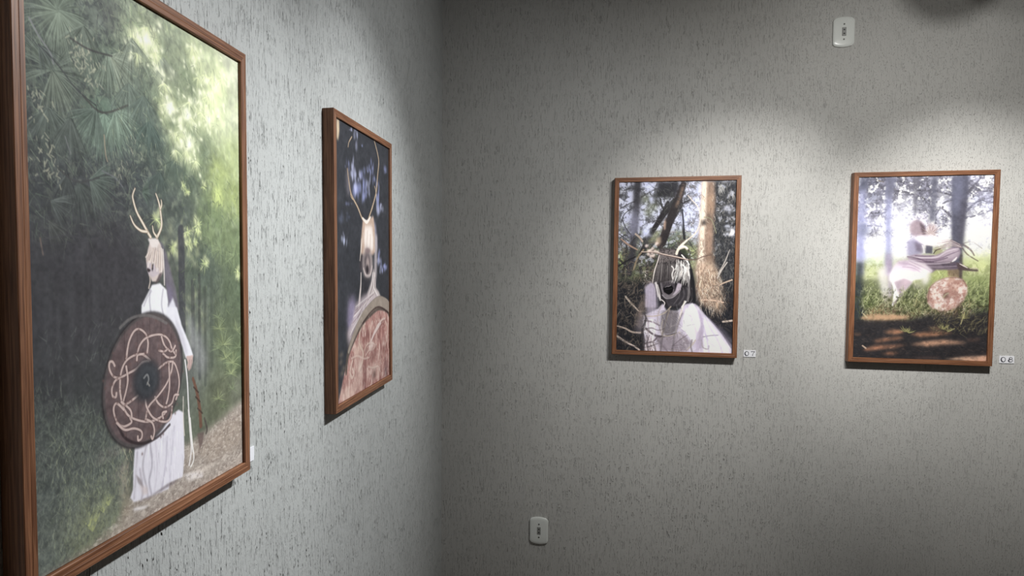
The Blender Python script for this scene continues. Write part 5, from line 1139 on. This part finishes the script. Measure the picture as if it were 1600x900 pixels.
    s.poly([(0.525, 0.376), (0.574, 0.381), (0.573, 0.420), (0.524, 0.419)], (96, 94, 108), .95, 1.5)
    s.stroke([(0.585, 0.420), (0.601, 0.403), (0.634, 0.394)], 1.6, (84, 78, 70), .8)
    s.stroke([(0.498, 0.376), (0.509, 0.394), (0.513, 0.416)], 1.6, (240, 236, 240), .9)
    s.poly([(0.387, 0.438), (0.450, 0.424), (0.526, 0.429), (0.602, 0.429), (0.651, 0.413), (0.700, 0.389), (0.768, 0.387), (0.783, 0.413), (0.766, 0.444), (0.729, 0.465), (0.638, 0.481), (0.529, 0.484), (0.444, 0.470), (0.405, 0.458)], (176, 158, 174), .96, 1.8)
    s.poly([(0.524, 0.462), (0.621, 0.470), (0.721, 0.467), (0.787, 0.469), (0.810, 0.500), (0.707, 0.509), (0.606, 0.510), (0.574, 0.527), (0.530, 0.496)], (122, 108, 122), .96, 2)
    s.poly([(0.638, 0.471), (0.746, 0.468), (0.796, 0.480), (0.756, 0.499), (0.656, 0.496)], (92, 82, 94), .7, 3)
    s.poly([(0.636, 0.437), (0.700, 0.397), (0.762, 0.391), (0.772, 0.419), (0.744, 0.440), (0.678, 0.450)], (206, 190, 202), .85, 3)
    for pts, w, c in (([(0.400, 0.439), (0.519, 0.443), (0.611, 0.439), (0.684, 0.408), (0.762, 0.394)], [1.5, 2.5, 2.5, 2, 1.2], (232, 220, 230)), ([(0.417, 0.450), (0.519, 0.453), (0.620, 0.450), (0.702, 0.425), (0.767, 0.406)], [1, 2, 2, 1.5, 1], (140, 122, 140)), ([(0.401, 0.460), (0.503, 0.466), (0.604, 0.460), (0.686, 0.443)], 1.6, (116, 100, 116)), ([(0.450, 0.433), (0.527, 0.436), (0.585, 0.433)], 1.2, (126, 110, 128)),
                      ([(0.391, 0.438), (0.460, 0.445), (0.528, 0.462), (0.587, 0.466)], 1.3, (106, 90, 106)), ([(0.538, 0.493), (0.639, 0.493), (0.755, 0.488)], 1.6, (160, 146, 160)), ([(0.520, 0.476), (0.605, 0.476), (0.704, 0.469)], 1.4, (206, 192, 204))):
        s.stroke(pts, w, c, .8, 2)
    s.stroke([(0.724, 0.463), (0.741, 0.453), (0.754, 0.440)], [1.5, 3, 1.2], (250, 244, 246), .95, 1.5)
    for k in range(12):
        y = 255 + k * 5
        a, b, c = (0.598, 0.352), (0.706, 0.348), (0.798, 0.370)
        o = k * .0045
        s.stroke([(a[0] + R.uniform(-.02, .06), a[1] + o), (b[0], b[1] + o * .7), (c[0] - R.uniform(0, .04), c[1] + o * .4)], .8, [(196, 172, 172), (244, 234, 236), (146, 124, 126)][k % 3], .7, 1.2)
    s.poly([(0.754, 0.467), (0.805, 0.485), (0.864, 0.503), (0.911, 0.505), (0.915, 0.517), (0.840, 0.514), (0.769, 0.508)], (92, 78, 80), .92, 1.5)
    s.stroke([(0.778, 0.476), (0.809, 0.487), (0.834, 0.497)], [1, 2, 1], (238, 226, 220), .95)
    s.stroke([(0.855, 0.501), (0.888, 0.498), (0.909, 0.504)], 1.3, (206, 190, 178), .8)
    s.poly([(0.259, 0.538), (0.291, 0.494), (0.350, 0.474), (0.419, 0.481), (0.488, 0.494), (0.539, 0.512), (0.524, 0.543), (0.495, 0.562), (0.449, 0.566), (0.410, 0.601), (0.361, 0.646), (0.321, 0.690), (0.290, 0.709), (0.298, 0.651), (0.288, 0.595), (0.261, 0.567)], (254, 251, 254), .97, 2.6)
    s.poly([(0.291, 0.482), (0.324, 0.463), (0.418, 0.453), (0.529, 0.478), (0.586, 0.513), (0.565, 0.527), (0.421, 0.513), (0.284, 0.520)], (236, 226, 236), .9, 2.5)
    for pts in ([(0.333, 0.472), (0.419, 0.481), (0.505, 0.512)], [(0.410, 0.463), (0.487, 0.487), (0.565, 0.515)], [(0.360, 0.494), (0.437, 0.500), (0.498, 0.525)]):
        s.stroke(pts, 1.8, (196, 178, 194), .7, 2.5)
    s.poly([(0.316, 0.464), (0.385, 0.457), (0.421, 0.481), (0.368, 0.489), (0.323, 0.482)], (206, 190, 206), .8, 3)
    s.poly([(0.420, 0.500), (0.488, 0.503), (0.472, 0.519), (0.412, 0.519)], (222, 208, 220), .7, 4)
    s.poly([(0.488, 0.494), (0.566, 0.512), (0.563, 0.561), (0.540, 0.590), (0.513, 0.584), (0.495, 0.550)], (250, 246, 250), .85, 5)
    s.poly([(0.500, 0.562), (0.543, 0.574), (0.528, 0.624), (0.499, 0.618)], (226, 220, 216), .4, 6)
    s.poly([(0.297, 0.577), (0.372, 0.557), (0.434, 0.576), (0.385, 0.620), (0.346, 0.656), (0.322, 0.620)], (194, 174, 186), .85, 2.5)
    s.poly([(0.364, 0.563), (0.424, 0.574), (0.375, 0.625), (0.357, 0.600)], (226, 210, 218), .7, 3)
    s.stroke([(0.293, 0.588), (0.310, 0.626), (0.303, 0.676), (0.292, 0.707)], [3, 4, 3, 1.5], (255, 252, 255), .95, 2)
    s.poly([(0.302, 0.689), (0.343, 0.657), (0.376, 0.633), (0.337, 0.677), (0.294, 0.709)], (122, 104, 102), .8, 1.8)
    s.poly([(0.441, 0.576), (0.492, 0.569), (0.493, 0.618), (0.452, 0.618)], (220, 212, 204), .5, 5)
    # grass
    s.scatter(900, (.03, .62, .62, .8), .05, -75, 30, 1.0, [(184, 190, 136), (134, 142, 100), (216, 220, 170), (92, 98, 74), (236, 236, 196)], .65, np.clip(1.4 - ((s.U - .33) / .16) ** 2 * 0, 0, 1) * (1 - .8 * s.polymask([(0.163, 0.512), (0.583, 0.468), (0.542, 0.587), (0.428, 0.595), (0.290, 0.710), (0.210, 0.682)], 4)), .08)
    s.scatter(500, (.8, .58, 1, .8), .05, -70, 30, 1.0, [(186, 196, 136), (138, 150, 102), (218, 222, 172), (98, 106, 78)], .65, None, .08)
    s.scatter(260, (.45, .68, .95, .84), .05, -60, 40, 1.0, [(196, 180, 136), (140, 126, 92), (226, 212, 176), (84, 76, 62)], .6, None, .08)
    s.poly([(0.004, 0.470), (0.058, 0.470), (0.054, 0.684), (0.049, 0.791), (0.010, 0.813)], (66, 72, 74), .85, 5)
    # shield lying in the grass
    SH = [(0.687, 0.551), (0.757, 0.550), (0.809, 0.564), (0.837, 0.599), (0.839, 0.633), (0.815, 0.675), (0.766, 0.711), (0.711, 0.729), (0.645, 0.730), (0.587, 0.716), (0.552, 0.685), (0.546, 0.650), (0.567, 0.608), (0.613, 0.573)]
    s.poly(SH, (214, 176, 164), .96, 2.5)
    hm = s.polymask(SH, 2)
    s.mixm(np.clip(hm * (s.noise(24, 36, 4) - .42) * 1.9, 0, 1), (248, 232, 222))
    s.mixm(np.clip(hm * (s.noise(18, 26, 3) - .52) * 1.6, 0, 1), (164, 118, 110))
    s.stroke([(0.557, 0.678), (0.567, 0.612), (0.613, 0.576), (0.687, 0.553), (0.757, 0.551), (0.809, 0.566), (0.834, 0.599)], 2.0, (150, 116, 108), .7, 2)
    s.mottle(hm, 14, 20, .46, .62, (252, 240, 234), .9)
    s.mottle(hm, 26, 40, .50, .66, (190, 144, 135), .6)
    s.mottle(hm, 60, 90, .52, .66, (160, 118, 110), .4)
    s.poly([(0.664, 0.642), (0.686, 0.629), (0.706, 0.638), (0.702, 0.656), (0.679, 0.666), (0.662, 0.660)], (140, 112, 100), .9, 2)
    s.stroke([(0.669, 0.657), (0.685, 0.642), (0.704, 0.635)], 2, (196, 186, 160), .8)
    s.scatter(170, (.53, .72, .88, .84), .045, -70, 35, 1.0, [(236, 216, 186), (196, 176, 132), (150, 134, 96), (250, 240, 220)], .65, None, .06)
    s.mottle(np.clip((s.V - .60) / .05, 0, 1) * np.clip((.82 - s.V) / .05, 0, 1) * (1 - hm), 60, 70, .52, .68, (70, 74, 52), .7)
    # bare earth with bars of sun
    s.poly([(-0.001, 0.785), (0.079, 0.791), (0.429, 0.785), (0.561, 0.755), (0.750, 0.760), (1.008, 0.728), (1.011, 1.005), (0.005, 1.000)], (58, 56, 59), .95, 6)
    s.scatter(1200, (0, .79, 1, 1), .03, 5, 22, .8, [(44, 43, 46), (84, 76, 74), (104, 88, 82), (52, 50, 54)], .5)
    for pts, c, al, b in (([(0.048, 0.777), (0.107, 0.762), (0.292, 0.756), (0.428, 0.763), (0.409, 0.779), (0.255, 0.788), (0.078, 0.787)], (214, 176, 142), .95, 3), ([(0.229, 0.856), (0.296, 0.841), (0.374, 0.843), (0.394, 0.853), (0.317, 0.865)], (206, 150, 118), .9, 4), ([(0.433, 0.863), (0.547, 0.850), (0.661, 0.845), (0.755, 0.847), (0.643, 0.866), (0.510, 0.876)], (200, 144, 112), .85, 4), ([(0.565, 0.829), (0.621, 0.817), (0.679, 0.831), (0.604, 0.839)], (176, 132, 106), .7, 4),
                          ([(0.153, 0.904), (0.240, 0.888), (0.347, 0.879), (0.396, 0.885), (0.280, 0.901), (0.183, 0.914)], (190, 136, 108), .85, 4), ([(0.436, 0.920), (0.550, 0.900), (0.682, 0.890), (0.833, 0.898), (0.852, 0.904), (0.702, 0.914), (0.570, 0.927)], (226, 176, 146), .95, 4), ([(0.077, 0.956), (0.164, 0.932), (0.340, 0.925), (0.417, 0.920), (0.321, 0.940), (0.185, 0.953), (0.107, 0.962)], (206, 146, 116), .85, 4), ([(0.216, 0.978), (0.283, 0.965), (0.361, 0.964), (0.313, 0.978)], (196, 136, 106), .8, 4),
                          ([(0.688, 0.995), (0.856, 0.977), (1.004, 0.967), (1.010, 1.002), (0.839, 0.999)], (236, 196, 168), .95, 3), ([(0.440, 0.992), (0.631, 0.985), (0.688, 0.992), (0.517, 0.997)], (130, 104, 98), .7, 4), ([(0.851, 0.883), (0.943, 0.875), (0.953, 0.885), (0.861, 0.897)], (140, 108, 96), .6, 4), ([(0.008, 0.864), (0.053, 0.863), (0.058, 0.877), (0.014, 0.878)], (156, 116, 96), .6, 3)):
        m = s.polymask(c and pts, b) * al
        s.mixm(np.clip(m * (.55 + .9 * s.noise(40, 60, 3)), 0, 1), c)
    s.scatter(320, (0, .8, 1, 1), .03, -8, 16, .9, [(236, 190, 160), (150, 108, 88), (80, 66, 62)], .5, np.clip((s.a[..., 0] - 110) / 60, 0, 1))
    for p, n in (((0.679, 0.831), 26), ((0.423, 0.856), 18), ((0.826, 0.772), 20), ((0.394, 0.850), 10), ((0.717, 0.844), 12)):
        s.fan(p, .06, 190, 350, n, (170, 166, 116), .25, 1.1, .75, 0)
    s.scatter(260, (.6, .76, 1, .86), .05, -60, 40, 1.0, [(120, 112, 86), (70, 66, 60), (160, 150, 116)], .6, None, .08)
    s.stroke([(0.804, 0.801), (0.820, 0.759), (0.828, 0.738)], 1.4, (196, 186, 140), .8)
    s.stroke([(0.076, 0.934), (0.101, 0.947)], 2.2, (224, 196, 176), .9)
    s.stroke([(0.072, 0.755), (0.102, 0.776)], 2, (214, 196, 160), .8)
    g = s.blur(np.clip(s.a - 205, 0, 50), 7)
    s.a = np.minimum(255, s.a + g * .7)
    s.grain()
    return s.ink(GAIN['sunlit'])



picture((0, -2.0935, 1.5097), 'left', 0.0,
        'nearest and largest-looking brown framed picture, antlered figure in white holding a round carved shield', art_forest, (500, 760))
picture((0, -1.1635, 1.5181), 'left', -0.006,
        'narrow-looking picture nearest the corner, antlers above a pink shield on black', art_shield, (300, 460))
picture((1.0029, 0, 1.5089), 'back', 0.005,
        'brown framed picture left of the 07 card, open-mouthed figure in white among dark trunks', art_scream, (360, 550))
picture((1.9162, 0, 1.5054), 'back', 0.005,
        'brown framed picture left of the 08 card, sunlit pines and a shield lying in grass', art_sunlit, (360, 550))


# ------------------------------------------------------------------ number cards
def ribbon(bm, pts, y):
    """Flat stroke with varying width; pts = (x, z, half width)."""
    P = [Vector((x, 0, z)) for x, z, w in pts]
    rows = []
    for i, (x, z, w) in enumerate(pts):
        d = (P[min(i + 1, len(P) - 1)] - P[max(i - 1, 0)]).normalized()
        nrm = Vector((-d.z, 0, d.x))
        rows.append([bm.verts.new((P[i] + nrm * s * w) + Vector((0, y + dy, 0))) for s, dy in ((-1, 0), (1, 0), (1, 0.0002), (-1, 0.0002))])
    for i in range(len(rows) - 1):
        for k in range(4):
            l = (k + 1) % 4
            bm.faces.new((rows[i][k], rows[i][l], rows[i + 1][l], rows[i + 1][k]))
    bm.faces.new(rows[0])
    bm.faces.new(list(reversed(rows[-1])))


def digit(bm, ch, cx, cz, s, y):
    def ell(ex, ez, rx, rz, w0, w1, heavy, n=40):
        out = []
        for i in range(n + 1):
            a = 2 * math.pi * i / n
            k = 0.5 + 0.5 * math.cos(a - heavy)
            out.append((cx + ex + rx * math.cos(a), cz + ez + rz * math.sin(a), w0 + (w1 - w0) * k * k))
        return out
    if ch == '0':
        ribbon(bm, ell(0, 0, 0.40 * s, 0.5 * s, 0.06 * s, 0.13 * s, math.radians(205)), y)
    elif ch == '7':
        ribbon(bm, [(cx - .42 * s, cz + .46 * s, .09 * s), (cx, cz + .48 * s, .06 * s), (cx + .45 * s, cz + .50 * s, .07 * s)], y)
        ribbon(bm, [(cx + .42 * s, cz + .47 * s, .04 * s), (cx + .12 * s, cz + .15 * s, .05 * s),
                    (cx - .04 * s, cz - .15 * s, .06 * s), (cx - .06 * s, cz - .52 * s, .08 * s)], y)
    elif ch == '8':
        ribbon(bm, ell(0.02 * s, 0.27 * s, 0.27 * s, 0.23 * s, 0.055 * s, 0.10 * s, math.radians(210)), y)
        ribbon(bm, ell(0, -0.22 * s, 0.38 * s, 0.28 * s, 0.055 * s, 0.13 * s, math.radians(195)), y)


def card(loc, wall, w, h, tilt, label, text):
    rz = LEFT_ROT if wall == 'left' else 0.0
    root = empty('number_card', loc, (0, 0, 0), label, 'label card', 'white number cards beside the pictures')
    root.rotation_euler = (Matrix.Rotation(rz, 3, 'Z') @ Matrix.Rotation(tilt, 3, 'Y')).to_euler()
    link('card', box(bmesh.new(), -w / 2, w / 2, -0.0026, -0.0006, -h / 2, h / 2), M['card'], root)
    n = len(text)
    for i, ch in enumerate(text):
        bm = bmesh.new()
        digit(bm, ch, (-0.235 + 0.49 * i) * w, 0.0, h * 0.62, -0.0029)
        link('numeral', bm, M['ink'], root)
    return root


card((1.3062, 0, 1.1497), 'back', 0.0475, 0.0280, 0.0, 'small white card numbered 07 right of the open-mouthed picture', '07')
card((2.2263, 0, 1.1535), 'back', 0.0495, 0.0285, 0.0, 'small white card numbered 08 right of the sunlit pines picture', '08')
card((0, -1.8010, 1.1460), 'left', 0.0480, 0.0270, 0.0, 'white card on the left wall mostly hidden behind the nearest frame', '')


# ------------------------------------------------------------------ outlets
def plate_outline(w, h, bulge, r, n=10):
    """Straight sides, bowed top and bottom, rounded corners."""
    hw, hh = w / 2, h / 2
    zc = hh - bulge                        # height of the corner before rounding
    pts = []
    # top arc from right corner to left corner, with softened ends
    R = (hw * hw + bulge * bulge) / (2 * bulge)
    for i in range(2 * n + 1):
        x = hw - w * i / (2 * n)
        z = zc - (R - bulge) + math.sqrt(max(R * R - x * x, 0))
        pts.append((x, z))
    # round the two corners
    def soften(pts, r):
        out = []
        for x, z in pts:
            k = max(0.0, (abs(x) - (hw - r)) / r)
            out.append((x, z - r * (1 - math.sqrt(max(0.0, 1 - min(1, k) ** 2)))))
        return out
    # finer sampling near the corner
    xs = sorted(set([hw - r * (1 - math.sin(a * math.pi / 16)) for a in range(9)] + [hw * k / 10 for k in range(11) if hw * k / 10 < hw - r]), reverse=True)
    xs = xs + [-x for x in reversed(xs) if x > 1e-9]
    top = soften([(x, zc - (R - bulge) + math.sqrt(max(R * R - x * x, 0))) for x in xs], r)
    bot = [(-x, -z) for x, z in top]
    return top + bot


def outlet(loc, w, h, label, tilt=0.0):
    root = empty('wall_outlet', loc, (0, tilt, 0), label, 'outlet', 'white wall outlets')
    bm = bmesh.new()
    ol = plate_outline(w, h, 0.0085, 0.010)
    rings = []
    for s, y in ((1.0, -0.0004), (1.0, -0.0050), (0.985, -0.0066), (0.95, -0.0076), (0.80, -0.0084), (0.5, -0.0090)):
        rings.append([bm.verts.new((x * s if s >= 0.94 else x * s, y, z * (1 - (1 - s) * 0.62 if s >= 0.94 else s))) for x, z in ol])
    for a, b in zip(rings[:-1], rings[1:]):
        for i in range(len(ol)):
            j = (i + 1) % len(ol)
            bm.faces.new((a[i], a[j], b[j], b[i]))
    bm.faces.new(rings[-1])
    bm.faces.new(list(reversed(rings[0])))
    link('cover_plate', bm, M['plastic'], root, smooth=True)
    # socket insert: a small recessed-looking block with a rim
    bm = bmesh.new()
    box(bm, -0.0075, 0.0075, -0.0098, -0.0088, -0.0165, 0.0165, 0.0004)
    ins = link('socket_insert', bm, M['socket'], root)
    bm = bmesh.new()
    box(bm, -0.0058, 0.0058, -0.0104, -0.0096, -0.0150, 0.0150, 0.0005)
    link('socket_face', bm, M['socket_face'], ins)
    for z in (0.0075, -0.0075):
        link('pin_hole', cyl(bmesh.new(), (0, -0.0106, z), (0, -0.0098, z), 0.0030, seg=20), M['hole'], ins)
    for z in (0.0295, -0.0295):
        bm = cyl(bmesh.new(), (0, -0.0098, z), (0, -0.0086, z), 0.0030, 0.0034, seg=20)
        sc_ = link('screw', bm, M['screw'], root)
        bm = box(bmesh.new(), -0.0026, 0.0026, -0.00995, -0.0097, z - 0.0004, z + 0.0004)
        link('screw_slot', bm, M['hole'], sc_)
    return root


M['socket_face'] = plain('light_socket_face', (0.30, 0.30, 0.29, 1), 0.35)
outlet((1.6245, 0, 2.4390), 0.0780, 0.1190, 'white outlet plate high on the wall above and left of the 08 picture')
outlet((0.4465, 0, 0.3285), 0.0815, 0.1230, 'white outlet plate low on the back wall near the corner')


# ------------------------------------------------------------------ ceiling spotlights (above the frame, they light the pictures)
def spotlight(pos, colr, label, lamps):
    pos, aim = Vector(pos), Vector(lamps[0][0])
    d = (aim - pos).normalized()
    root = empty('track_spotlight', (pos.x, pos.y, RZ), (0, 0, 0), label, 'spotlight', 'black ceiling spotlights')
    o = Vector((pos.x, pos.y, RZ))
    q = Vector((0, 0, 1)).rotation_difference(d)
    # housing: open can round the lamp, its mouth just behind the lens
    bm = bmesh.new()
    prof = [(-0.15, 0.028), (-0.145, 0.036), (-0.012, 0.047), (-0.012, 0.043), (-0.020, 0.042), (-0.10, 0.034), (-0.10, 0.0001)]
    rows = []
    for h, r in prof:
        rows.append([bm.verts.new(q @ Vector((r * math.cos(a * math.pi / 16), r * math.sin(a * math.pi / 16), h)) + pos - o) for a in range(32)])
    for a, b in zip(rows[:-1], rows[1:]):
        for i in range(32):
            j = (i + 1) % 32
            bm.faces.new((a[i], a[j], b[j], b[i]))
    bm.faces.new(rows[0])
    link('housing', bm, M['black'], root)
    back = q @ Vector((0, 0, -0.152)) + pos - o
    link('stem', cyl(bmesh.new(), back, (back.x, back.y, -0.02), 0.008, seg=16), M['black'], root)
    link('canopy', cyl(bmesh.new(), (back.x, back.y, -0.022), (back.x, back.y, -0.0005), 0.045, seg=32), M['black'], root)
    for aim, half, watts, rad in lamps:
        dl = (Vector(aim) - pos).normalized()
        ld = bpy.data.lights.new('spot_lamp', 'SPOT')
        ld.energy = watts
        ld.color = colr
        ld.spot_size = 2 * half
        ld.spot_blend = 1.0
        ld.shadow_soft_size = rad
        lo = bpy.data.objects.new('spot_lamp', ld)
        COL.objects.link(lo)
        lo.parent = root
        lo.location = pos - o
        lo.rotation_euler = (-dl).to_track_quat('Z', 'Y').to_euler()
    return root


for sp in SPOTS:
    spotlight(*sp)

# unseen black globe added to cast the soft shadow high on the back wall
fit = empty('shadow_globe', (1.914, -0.60, RZ), (0, 0, 0), 'unseen round black globe added below the ceiling to cast a soft shadow', 'shadow caster')
bm = bmesh.new()
bmesh.ops.create_uvsphere(bm, u_segments=32, v_segments=20, radius=0.095)
for v in bm.verts:
    v.co.z += 2.568 - RZ
link('globe', bm, M['black'], fit, smooth=True)
link('stem', cyl(bmesh.new(), (0, 0, 2.66 - RZ), (0, 0, -0.02), 0.009, seg=16), M['black'], fit)
link('canopy', cyl(bmesh.new(), (0, 0, -0.022), (0, 0, -0.0005), 0.05, seg=32), M['black'], fit)
